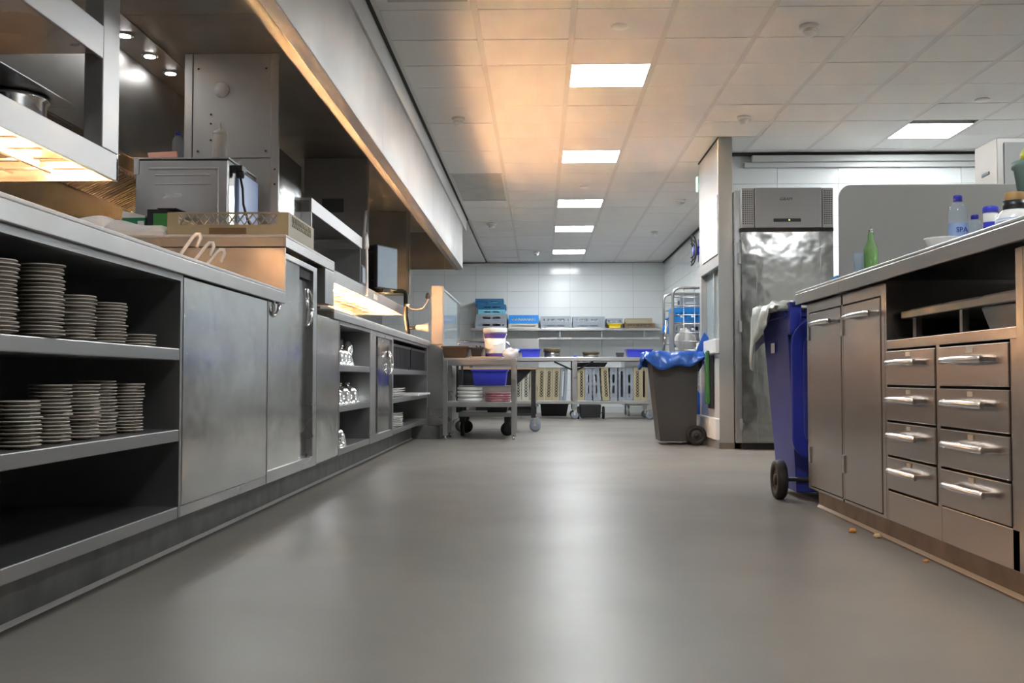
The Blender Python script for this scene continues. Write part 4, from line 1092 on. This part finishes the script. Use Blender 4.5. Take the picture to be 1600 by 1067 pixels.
# ------------------------------------------------------------------ roll cage
t = thing('roll_cage', 'galvanised wire roll cage loaded with crates and laundry', 'roll cage', (1.45, 10.4, 0))
def ushape(x0, x1, y0, y1, z0, z1, r):
    return MB().tube([(x0, y0, z0), (x0, y0, z1 - .06), (x0 + (x1 - x0) * .03, y0 + (y1 - y0) * .03, z1 - .02), (x0 + (x1 - x0) * .10, y0 + (y1 - y0) * .10, z1), (x0 + (x1 - x0) * .90, y0 + (y1 - y0) * .90, z1), (x0 + (x1 - x0) * .97, y0 + (y1 - y0) * .97, z1 - .02), (x1, y1, z1 - .06), (x1, y1, z0)], r, 8)
part('base', MB().box(1.20, 1.92, 10.02, 10.82, .14, .18), 'steel', t, bevel=.004)
part('front_frame', ushape(1.275, 1.90, 10.05, 10.05, .18, 1.445, .013), 'steel_top', t)
part('rear_frame', ushape(1.275, 1.90, 10.78, 10.78, .18, 1.445, .013), 'steel_top', t)
g = MB()
for i in range(12):
    z = .42 + i * .085
    g.tube([(1.28, 10.05, z), (1.895, 10.05, z)], .0045, 6); g.tube([(1.28, 10.78, z), (1.895, 10.78, z)], .0045, 6)
for i in range(5):
    x = 1.38 + i * .105
    g.tube([(x, 10.05, .18), (x, 10.05, 1.44)], .003, 6); g.tube([(x, 10.78, .18), (x, 10.78, 1.44)], .003, 6)
part('wire_mesh', g, 'steel', t)['kind'] = 'stuff'
part('hinged_gate_post', MB().tube([(1.165, 10.02, .70), (1.215, 10.02, 1.13)], .014, 8), 'chrome', t)
part('gate_plate', MB().box(1.235, 1.275, 10.0, 10.03, .75, 1.2), 'steel_top', t)
for x in (1.26, 1.86):
    for y in (10.08, 10.76): caster(t, x, y, .055, .139, 'rubber')
rack_obj('blue crate in the roll cage behind the wire front', 'crateblue', 'slots', (1.46, 10.40, 1.13), (0, 0, 0), .33, .30, .14, 'crates in the roll cage')
rack_obj('grey crate under the blue crate in the roll cage', 'rackgrey', 'slots', (1.46, 10.40, 1.012), (0, 0, 0), .33, .30, .115, 'crates in the roll cage')
rack_obj('lower grey crate in the roll cage, buried in laundry', 'rackgrey', 'slots', (1.46, 10.40, .89), (0, 0, 0), .33, .30, .12, 'crates in the roll cage')
rack_obj('topmost grey crate in the roll cage', 'rackgrey', 'solid', (1.50, 10.42, 1.272), (0, 0, 0), .24, .26, .12, 'crates in the roll cage')
rack_obj('blue crate leaning out at the left of the roll cage', 'crateblue', 'solid', (1.325, 10.64, 1.10), (0, -1.3, 0), .15, .20, .06, 'crates in the roll cage')
solo('laundry_bag', lump(1.46, 10.42, .49, .145, .26, .33, 31, .12), 'laundry', 'tall heap of white laundry in plastic under the crates in the roll cage', 'laundry', (1.5, 10.42, .19))
solo('laundry_bag', lump(1.775, 10.42, .72, .10, .26, .62, 33, .15), 'laundry', 'white plastic laundry bag bulging at the right of the roll cage', 'laundry', (1.765, 10.42, .19))
solo('laundry_bag', lump(1.41, 10.155, .93, .10, .055, .12, 35, .2), 'laundry', 'crumpled white laundry pressed against the wire above the charcoal bin', 'laundry', (1.43, 10.155, .84))
solo('laundry_bag', lump(1.625, 10.14, .99, .08, .055, .14, 36, .2), 'laundry', 'crumpled white laundry beside the blue bag tip behind the wire', 'laundry', (1.615, 10.14, .88))

# ------------------------------------------------------------------ saucers on the left shelves
sr, sp = .049, .0086
sauc = MB().lathe([(sr * .55, 0), (sr * .57, .002), (sr * .72, .0035), (sr * .97, .0072), (sr, .0080), (sr * .97, .0092), (sr * .70, .0058), (.0001, .0045)], 24).mesh('saucer'); sauc.materials.append(MT['ceramic'])
rim_me = MB().lathe([(sr * .88, .0052), (sr * .985, .0070), (sr * .985, .0066), (sr * .88, .0046)], 24, cap0=False, cap1=False).mesh('dark_rim'); rim_me.materials.append(MT['rimbrown'])
UPR = [('leftmost stack on the upper saucer shelf', -1.135, 2.13, 18), ('tallest stack on the upper saucer shelf', -1.125, 2.32, 19), ('third stack on the upper saucer shelf', -1.15, 2.545, 13),
       ('fourth stack on the upper saucer shelf', -1.17, 2.79, 13), ('short end stack on the upper saucer shelf', -1.165, 2.99, 4)]
LOW = [('leftmost stack on the middle saucer shelf', -1.14, 2.25, 12), ('second stack on the middle saucer shelf', -1.16, 2.44, 16), ('third stack on the middle saucer shelf', -1.16, 2.60, 16),
       ('fourth stack on the middle saucer shelf', -1.19, 2.78, 17), ('rightmost stack on the middle saucer shelf', -1.17, 2.92, 16)]
for lst, z0 in ((UPR, .6625), (LOW, .4185)):
    for nm, x, y, n in lst:
        for i in range(n):
            o = obj('saucer', sauc, None, loc=(x + random.uniform(-.0038, .0038), y + random.uniform(-.0038, .0038), z0 + i * sp), rot=(random.uniform(-.008, .008), random.uniform(-.008, .008), 0))
            k = n - 1 - i
            tag(o, ('topmost' if k == 0 else ORD[k]) + ' cream saucer' + (' of the ' if k == 0 else ' from the top of the ') + nm, 'saucer', 'saucers stacked on the left shelves')
            rb = obj('dark_rim', rim_me, None, o)
# cloches
cl_prof = [(.066, 0), (.070, .002), (.070, .006), (.064, .008), (.063, .035), (.056, .066), (.040, .090), (.018, .101), (.006, .103), (.006, .110), (.011, .114), (.010, .122), (.0001, .125)]
cl_me = MB().lathe(cl_prof, 28).mesh('cloche'); cl_me.materials.append(MT['chrome'])
for lab, x, y, z in (('shiny cloche at the left of the top cloche shelf', -1.165, 5.86, .6485), ('shiny cloche in the middle of the top cloche shelf', -1.175, 6.03, .6485), ('shiny cloche beside the foil on the top shelf', -1.185, 6.20, .6485),
                     ('leftmost shiny cloche on the middle cloche shelf', -1.165, 5.82, .4255), ('second shiny cloche on the middle cloche shelf', -1.165, 6.05, .4255), ('third shiny cloche on the middle cloche shelf', -1.165, 6.30, .4255),
                     ('rightmost shiny cloche on the middle cloche shelf', -1.21, 6.50, .4255), ('large shiny cloche alone on the bottom cloche shelf', -1.165, 5.90, .1905), ('shiny cloche half hidden at the back of the bottom shelf', -1.23, 5.74, .1905)):
    tag(obj('cloche', cl_me, None, loc=(x, y, z)), lab, 'cloche', 'cloches on the counter shelves')
solo('foil_parcel', lump(-1.22, 6.42, .715, .07, .11, .085, 8, .3), 'chrome', 'crumpled foil parcel on the top cloche shelf', 'foil', (-1.22, 6.42, .65))
# far shelf: black baskets, trays, bowls
def basket(label, y0, y1):
    t = thing('black_basket', label, 'basket', (-1.3, (y0 + y1) / 2, .646), group='black baskets')
    part('base', MB().box(-1.50, -1.12, y0, y1, .646, .655), 'black', t)
    part('rim', MB().box(-1.51, -1.10, y0 - .01, y0 + .01, .815, .835).box(-1.51, -1.10, y1 - .01, y1 + .01, .815, .835).box(-1.12, -1.10, y0, y1, .815, .835).box(-1.51, -1.49, y0, y1, .815, .835), 'black', t)
    g = MB(); y = y0 + .02
    while y < y1:
        g.box(-1.115, -1.107, y, y + .022, .655, .815); y += .045
    for i in range(8): g.box(-1.49 + i * .047, -1.468 + i * .047, y0, y0 + .008, .655, .815)
    part('basket_bars', g, 'black', t)['kind'] = 'stuff'
    part('liner', MB().shell((-1.485, -1.122, y0 + .012, y1 - .012), (-1.485, -1.122, y0 + .012, y1 - .012), .656, .80, .003), 'black', t)
basket('black slatted basket near the sliding door on the far shelf', 7.78, 8.85)
basket('black slatted basket at the very end of the far shelf', 8.90, 9.98)
for i in range(4):
    solo('oblong_plate', MB().taper((-1.40, -1.16, 7.78, 8.70), (-1.42, -1.13, 7.75, 8.75), .4255 + i * .018, .4255 + i * .018 + .016), 'whiteceramic', '%s white oblong plate from the bottom of the pile under the baskets' % ORD[i], 'plate', (-1.27, 8.25, .4255 + i * .018), 'white oblong plates', bevel=.004)
solo('white_board', MB().box(-1.40, -1.03, 8.80, 9.75, .4255, .445), 'whiteceramic', 'white board jutting out over the shelf edge beside the oblong plates', 'board', (-1.2, 9.3, .4255), bevel=.004)
for s, (x, y, n) in enumerate(((-1.18, 7.85, 7), (-1.17, 8.25, 5), (-1.22, 8.62, 6))):
    for i in range(n):
        z = .1905 + i * .017
        solo('small_bowl', MB().lathe([(.06, 0), (.085, .014), (.088, .0155), (.080, .0145), (.05, .006), (.0001, .005)], 18, (x, y, z)), 'whiteceramic', '%s white bowl from the bottom, %s stack on the lowest far shelf' % (ORD[i], ('left', 'middle', 'right')[s]), 'bowl', (x, y, z), 'white bowls on the lowest far shelf')

# ------------------------------------------------------------------ things on the left worktops
t = thing('countertop_oven', 'steel countertop oven seen from behind on the raised worktop', 'oven', (-1.72, 5.2, 1.184))
ox0, ox1, oy0, oy1 = -1.955, -1.50, 4.95, 5.45
part('oven_body', MB().box(ox0, ox1, oy0 + .012, oy1, 1.21, 1.630), 'steel_shiny', t, bevel=.006)
rp = part('rear_panel', MB().box(ox0 + .005, ox1 - .004, oy0, oy0 + .012, 1.215, 1.622), 'steel', t, bevel=.003)
part('embossed_frame', MB().box(ox0 + .07, ox1 - .045, oy0 - .006, oy0, 1.578, 1.588).box(ox1 - .055, ox1 - .045, oy0 - .006, oy0, 1.30, 1.578).box(ox0 + .10, ox1 - .085, oy0 - .005, oy0, 1.548, 1.555).box(ox0 + .10, ox1 - .08, oy0 - .005, oy0, 1.505, 1.511), 'steel_top', rp, bevel=.002)
part('corner_plate', MB().box(ox0 - .003, ox0 + .022, oy0 - .004, oy0 + .02, 1.555, 1.634), 'steel_top', t)
part('top_sheet', MB().box(ox0 - .004, ox1 + .004, oy0 - .004, oy1, 1.630, 1.637), 'steel_top', t)
part('side_cover', MB().box(ox1, ox1 + .012, oy0 + .14, oy1 - .01, 1.24, 1.60), 'bluelabel', t, bevel=.003)
part('plug', MB().lathe([(.018, 0), (.022, .02), (.016, .05)], 12, (ox1 + .03, oy0 + .10, 1.555)).box(ox1, ox1 + .05, oy0 + .06, oy0 + .13, 1.585, 1.61), 'black', t)
part('power_cord', MB().tube([(ox1 + .03, oy0 + .10, 1.56), (ox1 + .045, oy0 + .09, 1.50), (ox1 + .055, oy0 + .07, 1.42), (ox1 + .08, oy0 + .06, 1.34), (ox1 + .12, oy0 + .08, 1.26), (ox1 + .13, oy0 + .13, 1.20), (ox1 + .12, oy0 + .22, 1.195), (ox1 + .10, oy0 + .30, 1.193)], .006, 8), 'black', t)
for x in (ox0 + .04, ox1 - .04):
    for y in (oy0 + .05, oy1 - .08): part('foot', MB().lathe([(.018, 1.184), (.016, 1.21)], 10, (x, y, 0)), 'rubber', t)

def bottle(name, label, x, y, z, r, h, body='pet', cap='capblue', band=None, group='plastic water bottles', text=None):
    t = thing(name, label, 'bottle', (x, y, z), group=group)
    part('bottle_body', MB().lathe([(r * .82, 0), (r * .95, h * .02), (r, h * .06), (r, h * .30), (r * .95, h * .34), (r, h * .38), (r, h * .66), (r * .96, h * .73), (r * .80, h * .82), (r * .50, h * .885), (r * .42, h * .90), (r * .40, h * .93)], 24), body, t, world=False)
    part('cap', MB().lathe([(r * .46, h * .90), (r * .46, h * .99), (r * .42, h), (.0001, h)], 20), cap, t, world=False)
    if band:
        b = part('label_band', MB().lathe([(r * 1.015, h * .20), (r * 1.015, h * .55)], 24, cap0=False, cap1=False), band, t, world=False)
        if text:
            me = text_mesh('label_lettering', text, r * .75, .0004)
            o = obj('label_lettering', me, 'inkblue', b, loc=(0, -r * 1.03, h * .44), rot=(PI / 2, 0, 0))
    return t
bottle('water_bottle', 'clear water bottle with blue cap standing on the oven', -1.815, 5.15, 1.638, .029, .17, group='plastic water bottles')
t = thing('squeeze_bottle', 'milky white squeeze bottle with nozzle on the oven', 'bottle', (-1.575, 5.06, 1.638))
part('bottle_body', MB().lathe([(.033, 0), (.036, .006), (.036, .125), (.031, .138)], 24), 'pet_milky', t, world=False)
part('nozzle_cap', MB().lathe([(.034, .134), (.034, .148), (.018, .156), (.006, .162), (.003, .195), (.0001, .195)], 20), 'whiteplastic', t, world=False)
g = MB().hexa([(-1.905, 5.0, 1.641), (-1.765, 5.0, 1.641), (-1.765, 5.012, 1.641), (-1.905, 5.012, 1.641), (-1.935, 5.06, 1.685), (-1.79, 5.06, 1.692), (-1.79, 5.062, 1.692), (-1.935, 5.062, 1.685)])
solo('orange_card', g, 'orangepaper', 'salmon orange card propped on top of the oven', 'card', (-1.84, 5.03, 1.64))
solo('small_cup', MB().lathe([(.016, 0), (.022, .03), (.020, .029), (.014, .003), (.0001, .003)], 16, (-1.525, 5.16, 1.638)), 'whiteplastic', 'small white cup beside the squeeze bottle on the oven', 'cup', (-1.525, 5.16, 1.638))
# folded cloths and boxes
def cloth(label, x0, x1, y0, y1, z, h0, h1, seed):
    mb = MB(); n, m = 14, 8; rnd = random.Random(seed); ph = rnd.uniform(0, 6)
    for j in range(m + 1):
        for i in range(n + 1):
            u, v = i / n, j / m
            e = min(1, min(u, 1 - u) * 7) ** .5 * min(1, min(v, 1 - v) * 6) ** .5
            hh = h0 + (h1 - h0) * u
            mb.v.append((x0 + (x1 - x0) * u, y0 + (y1 - y0) * v, z + .004 + hh * (.25 + .75 * e) * (1 + .07 * math.sin(9 * u + ph) + .05 * math.sin(7 * v + 5 * u))))
    N = len(mb.v)
    mb.v += [(p[0], p[1], z) for p in mb.v[:N]]
    k = n + 1
    for j in range(m):
        for i in range(n):
            a = j * k + i
            mb.f.append([a, a + 1, a + 1 + k, a + k]); mb.sm.append(True)
            mb.f.append([N + a, N + a + k, N + a + 1 + k, N + a + 1]); mb.sm.append(False)
    ring = [i for i in range(k)] + [j * k + n for j in range(1, m + 1)] + [m * k + i for i in reversed(range(n))] + [j * k for j in reversed(range(1, m))]
    for a, b in zip(ring, ring[1:] + ring[:1]):
        mb.f.append([a, N + a, N + b, b]); mb.sm.append(False)
    return solo('folded_cloth', mb, 'cloth', label, 'cloth', ((x0 + x1) / 2, (y0 + y1) / 2, z), 'folded cloths')
cloth('wedge shaped folded white cloth next to the tan rack', -1.885, -1.612, 4.40, 4.75, 1.184, .075, .045, 2)
cloth('plump folded white cloth left of the wedge shaped one', -2.12, -1.892, 4.42, 4.78, 1.184, .085, .10, 3)
t = thing('carton', 'small green and white carton behind the folded cloths', 'carton', (-1.87, 4.86, 1.184))
part('box_body', MB().box(-1.96, -1.85, 4.82, 4.92, 1.184, 1.325), 'green', t)
part('lid_flap', MB().hexa([(-1.96, 4.82, 1.326), (-1.85, 4.82, 1.326), (-1.85, 4.92, 1.326), (-1.96, 4.92, 1.326), (-1.96, 4.82, 1.358), (-1.85, 4.82, 1.335), (-1.85, 4.92, 1.335), (-1.96, 4.92, 1.358)]), 'paper', t)
part('picture_patch', MB().box(-1.885, -1.855, 4.816, 4.82, 1.26, 1.31), 'paper', t)
t = thing('carton', 'black carton with a bright green panel beside the tan rack', 'carton', (-1.76, 4.86, 1.184))
part('box_body', MB().box(-1.83, -1.73, 4.79, 4.89, 1.184, 1.36), 'black', t)
part('green_panel', MB().box(-1.80, -1.735, 4.786, 4.79, 1.24, 1.340), 'greenlite', t)
part('open_flap', MB().hexa([(-1.78, 4.78, 1.361), (-1.69, 4.78, 1.361), (-1.68, 4.88, 1.361), (-1.78, 4.88, 1.361), (-1.78, 4.78, 1.364), (-1.69, 4.78, 1.364), (-1.68, 4.88, 1.364), (-1.78, 4.88, 1.364)]), 'black', t)
# bent rods
for i, (y, z) in enumerate(((3.90, 1.118), (4.06, 1.106), (4.20, 1.096))):
    solo('wire_hook', MB().tube([(-1.42, y, .946), (-1.40, y, .985), (-1.315, y, z - .012), (-1.302, y, z), (-1.288, y, z), (-1.284, y, z - .015), (-1.30, y, z - .05)], .007, 8), 'whiteplastic', '%s bent white hook on the low worktop, counted from the camera' % ORD[i], 'hook', (-1.35, y, .945), 'bent hooks on the worktop')
# black dish and cable on the raised worktop's far corner
t = thing('black_dish', 'small black dish on the far corner of the raised worktop', 'dish', (-1.25, 5.25, 1.184))
part('dish_body', MB().shell((-1.33, -1.17, 5.15, 5.35), (-1.35, -1.14, 5.13, 5.37), 1.184, 1.225, .005), 'black', t)
solo('cable_loop', MB().tube([(-1.20 + .09 * math.cos(a * .35) - .05, 5.02 + a * .012, 1.192 + .05 * abs(math.sin(a * .35))) for a in range(10)], .007, 8), 'charcoal', 'thin looped grey cable behind the tan rack', 'cable', (-1.2, 5.05, 1.19))

# things on the near pass shelf
t = thing('steel_pot', 'steel pot with rim on the near heat lamp shelf', 'pot', (-1.555, 3.0, 1.286))
part('pot_body', MB().lathe([(.085, 0), (.095, .006), (.098, .095), (.106, .10), (.106, .11), (.098, .108), (.09, .01), (.0001, .008)], 32), 'chrome', t, world=False)
part('pot_cloth', MB().lathe([(.055, 0), (.06, .03), (.03, .05), (.0001, .05)], 12, (.02, -.16, 0)), 'charcoal', t, world=False)
solo('serving_tray', MB().box(-1.74, -1.42, 2.2, 3.14, 1.402, 1.408), 'tray', 'flat steel tray lying on the pot on the near pass shelf', 'tray', (-1.58, 2.7, 1.40), bevel=.002)
solo('green_bag', lump(-1.5, 2.70, 1.65, .10, .13, .07, 14, .3), 'greenlite', 'bright green bag on the upper near shelf', 'bag', (-1.5, 2.72, 1.59))
solo('black_cloth', lump(-1.50, 3.03, 1.63, .09, .09, .05, 15, .3), 'black', 'black cloth on the upper near shelf beside the green bag', 'cloth', (-1.5, 2.98, 1.59))

# monitor, bracket, cable, gooseneck
t = thing('monitor', 'small flat monitor mounted on the far pass shelf', 'monitor', (-1.27, 8.62, 1.286), (0, 0, math.radians(66)))
part('screen_case', MB().box(-.155, .155, 0, .035, .03, .385), 'black', t, world=False, bevel=.005)
part('screen', MB().box(-.148, .148, -.004, -.0005, .040, .375), 'screen', t, world=False)
part('stand', MB().box(-.05, .05, .0, .12, 0, .03), 'blackmetal', t, world=False)
part('rear_arm', MB().box(-.10, -.03, .035, .10, .1, .3), 'blackmetal', t, world=False)
t = thing('receipt_printer', 'black boxy printer beside the monitor on the far pass shelf', 'printer', (-1.45, 8.15, 1.286))
part('printer_case', MB().box(-1.49, -1.385, 8.02, 8.20, 1.286, 1.46), 'black', t, bevel=.006)
part('printer_panel', MB().box(-1.385, -1.378, 8.05, 8.18, 1.32, 1.44), 'rackgrey', t)
t = thing('control_unit', 'black box on top behind the monitor', 'box', (-1.40, 9.0, 1.286))
part('case', MB().box(-1.55, -1.37, 8.9, 9.15, 1.286, 1.72), 'black', t, bevel=.005)
part('orange_trim', MB().box(-1.552, -1.368, 8.896, 8.9, 1.66, 1.668), 'brownlid', t)
solo('hanging_cable', MB().tube([(-1.335, 7.92, 1.86), (-1.338, 7.92, 1.80), (-1.345, 7.93, 1.72), (-1.352, 7.93, 1.66), (-1.335, 7.96, 1.60), (-1.335, 7.98, 1.52), (-1.333, 7.98, 1.30), (-1.333, 7.98, 1.21)], .011, 8), 'whiteplastic', 'white cable hanging down at the end of the far upper shelf', 'cable', (-1.34, 7.95, 1.21))
solo('cable_cloth', lump(-1.335, 7.93, 1.62, .022, .03, .07, 41, .3), 'cloth', 'cream cloth knotted on the white hanging cable', 'cloth', (-1.335, 7.93, 1.56))
t = thing('pipe_arm', 'black cable-wrapped pipe stand at the end of the far pass', 'pipe stand', (-1.30, 10.22, .938))
part('pipe', MB().tube([(-1.27, 10.05, .939), (-1.28, 10.05, 1.05), (-1.30, 10.05, 1.18), (-1.30, 10.05, 1.385), (-1.31, 10.05, 1.41), (-1.335, 10.05, 1.42), (-1.42, 10.05, 1.42)], .021, 10), 'pipeblack', t)
part('side_arm', MB().tube([(-1.28, 10.05, 1.06), (-1.17, 10.05, 1.065)], .014, 8), 'blackmetal', t)
part('lamp_cone', MB().lathe([(.022, -1.20), (.030, -1.15), (.045, -1.085), (.048, -1.075)], 16, (0, 10.05, 1.068), 'x'), 'beige', t)
part('clip', MB().tube([(-1.30, 10.02, 1.28), (-1.26, 10.02, 1.28)], .010, 6), 'chrome', t)
solo('looped_cable', MB().tube([(-1.285, 10.0, 1.29), (-1.25, 10.0, 1.25), (-1.19, 10.0, 1.235), (-1.13, 10.0, 1.25), (-1.09, 10.0, 1.31), (-1.078, 10.03, 1.35)], .006, 8), 'tanboard', 'thin brown cable looping from the pipe stand to the beige post', 'cable', (-1.19, 10.0, 1.235))
solo('cable_clip', MB().lathe([(.02, 0), (.026, .02), (.018, .045), (.008, .06)], 12, (-1.085, 10.04, 1.345)), 'black', 'small black clip holding the cable on the beige post', 'clip', (-1.085, 10.04, 1.345))

# ------------------------------------------------------------------ things on the right worktop
bottle('water_bottle', 'large clear water bottle with blue cap and label on the right worktop', 1.385, 3.48, .966, .031, .212, band='bluelabel', text='SPA')
bottle('water_bottle', 'short clear water bottle with blue cap beside the large one', 1.448, 3.50, .966, .027, .150)
t = thing('oil_bottle', 'green glass oil bottle with pourer by the splash screen', 'bottle', (1.246, 3.95, .966))
part('bottle_body', MB().lathe([(.024, 0), (.026, .004), (.026, .09), (.024, .10), (.012, .125), (.010, .155)], 20), 'greenglass', t, world=False)
part('oil', MB().lathe([(.022, .004), (.0235, .008), (.0235, .085)], 20), 'oil', t, world=False)
part('pourer', MB().lathe([(.010, .154), (.008, .168), (.003, .172), (.0025, .192)], 12), 'chrome', t, world=False)
solo('tumbler', MB().lathe([(.018, 0), (.024, .085), (.0225, .085), (.0165, .004), (.0001, .004)], 20, (1.218, 4.0, .966)), 'pet', 'clear tumbler glass left of the oil bottle', 'glass', (1.218, 4.0, .966))
solo('tumbler', MB().lathe([(.018, 0), (.024, .052), (.0225, .052), (.0165, .004), (.0001, .004)], 20, (1.33, 3.72, .966)), 'pet', 'low clear glass between the oil bottle and the bowl', 'glass', (1.33, 3.72, .966))
solo('mixing_bowl', MB().lathe([(.03, 0), (.045, .02), (.058, .055), (.060, .060), (.055, .056), (.04, .018), (.0001, .008)], 28, (1.308, 3.41, .966)), 'whiteceramic', 'white bowl in front of the large water bottle', 'bowl', (1.308, 3.41, .966))
t = thing('spice_tub', 'white and violet-blue lidded tub on the right worktop', 'tub', (1.415, 3.30, .966))
part('tub_body', MB().lathe([(.020, 0), (.022, .003), (.022, .125)], 20), 'whiteplastic', t, world=False)
part('lid', MB().lathe([(.0235, .125), (.0235, .142), (.021, .145), (.0001, .145)], 20), 'boxblue', t, world=False)
part('blue_label', MB().lathe([(.0225, .06), (.0225, .095)], 20, cap0=False, cap1=False), 'boxblue', t, world=False)
t = thing('glass_jar', 'squat jar with wooden lid and black collar on the right worktop', 'jar', (1.345, 2.98, .966))
part('jar_body', MB().lathe([(.045, 0), (.050, .004), (.052, .05), (.046, .068), (.032, .082)], 24), 'whiteceramic', t, world=False)
part('collar', MB().lathe([(.031, .080), (.031, .108)], 24), 'black', t, world=False)
part('wooden_lid', MB().lathe([(.025, .108), (.0255, .110), (.0255, .130), (.024, .132), (.0001, .132)], 24), 'cork', t, world=False)
part('sticker', MB().lathe([(.0525, .045), (.0505, .056)], 24, cap0=False, cap1=False), 'bluelabel', t, world=False)
t = thing('steel_pot', 'grey lidded pot at the right edge of the worktop', 'pot', (1.66, 3.40, .966))
part('pot_body', MB().lathe([(.085, 0), (.09, .005), (.09, .125)], 28), 'whiteplastic', t, world=False)
part('lid', MB().lathe([(.094, .125), (.094, .19), (.08, .198), (.0001, .198)], 28), 'tray', t, world=False)
t = thing('sage_bucket', 'sage green bucket standing on the grey pot at the right edge', 'bucket', (1.615, 3.40, 1.165))
part('bucket_body', MB().lathe([(.062, 0), (.075, .085), (.082, .09), (.082, .108), (.074, .108), (.06, .006), (.0001, .006)], 28), 'sage', t, world=False)
solo('yellow_dome', MB().lathe([(.062, 0), (.060, .03), (.045, .055), (.02, .068), (.0001, .07)], 24, (1.625, 3.41, 1.274)), 'brightyellow', 'bright yellow dome lid on top of the sage bucket', 'lid', (1.625, 3.41, 1.274))
solo('sponge', MB().box(1.19, 1.235, 4.20, 4.29, .966, .985), 'bluecloth', 'light blue sponge on the worktop beside the splash screen', 'sponge', (1.21, 4.25, .966), bevel=.003)
# trays in the open niche
t = thing('gastro_tray', 'shallow steel food tray resting in the open niche', 'tray', (1.5, 3.15, .70))
part('tray_rim', MB().box(1.235, 1.80, 2.70, 3.60, .775, .800), 'tray', t, bevel=.003)
part('tray_basin', MB().taper((1.27, 1.76, 2.72, 2.98), (1.26, 1.78, 2.70, 3.02), .703, .775), 'tray', t, bevel=.008)
part('tray_stop', MB().box(1.25, 1.27, 3.50, 3.53, .703, .775), 'tray', t)
part('tray_stop', MB().box(1.25, 1.27, 3.12, 3.14, .703, .775), 'tray', t)
for i, (y0, y1) in enumerate(((3.30, 3.58), (3.02, 3.29), (2.72, 3.0))):
    solo('flat_tray', MB().box(1.26, 1.78, y0, y1, .8005, .8075), 'tray', '%s flat tray lying on the food tray in the niche, counted from the doors' % ORD[i], 'tray', (1.5, (y0 + y1) / 2, .80), 'flat trays in the niche', bevel=.002)
# crumbs on the floor
for lab, x, y, s, m in (('larger orange crumb on the floor below the drawers', 1.16, 3.93, .010, 'rednote'), ('pale crumb on the floor beside the orange one', 1.21, 3.80, .010, 'crumbpale'), ('tiny reddish crumb on the floor near the camera', 1.20, 3.30, .006, 'rednote')):
    solo('food_crumb', lump(x, y, s * .7, s * 1.5, s, s * .9, int(x * 1000 + y * 10), .3, 10, 6), m, lab, 'crumb', (x, y, 0), 'crumbs on the floor')
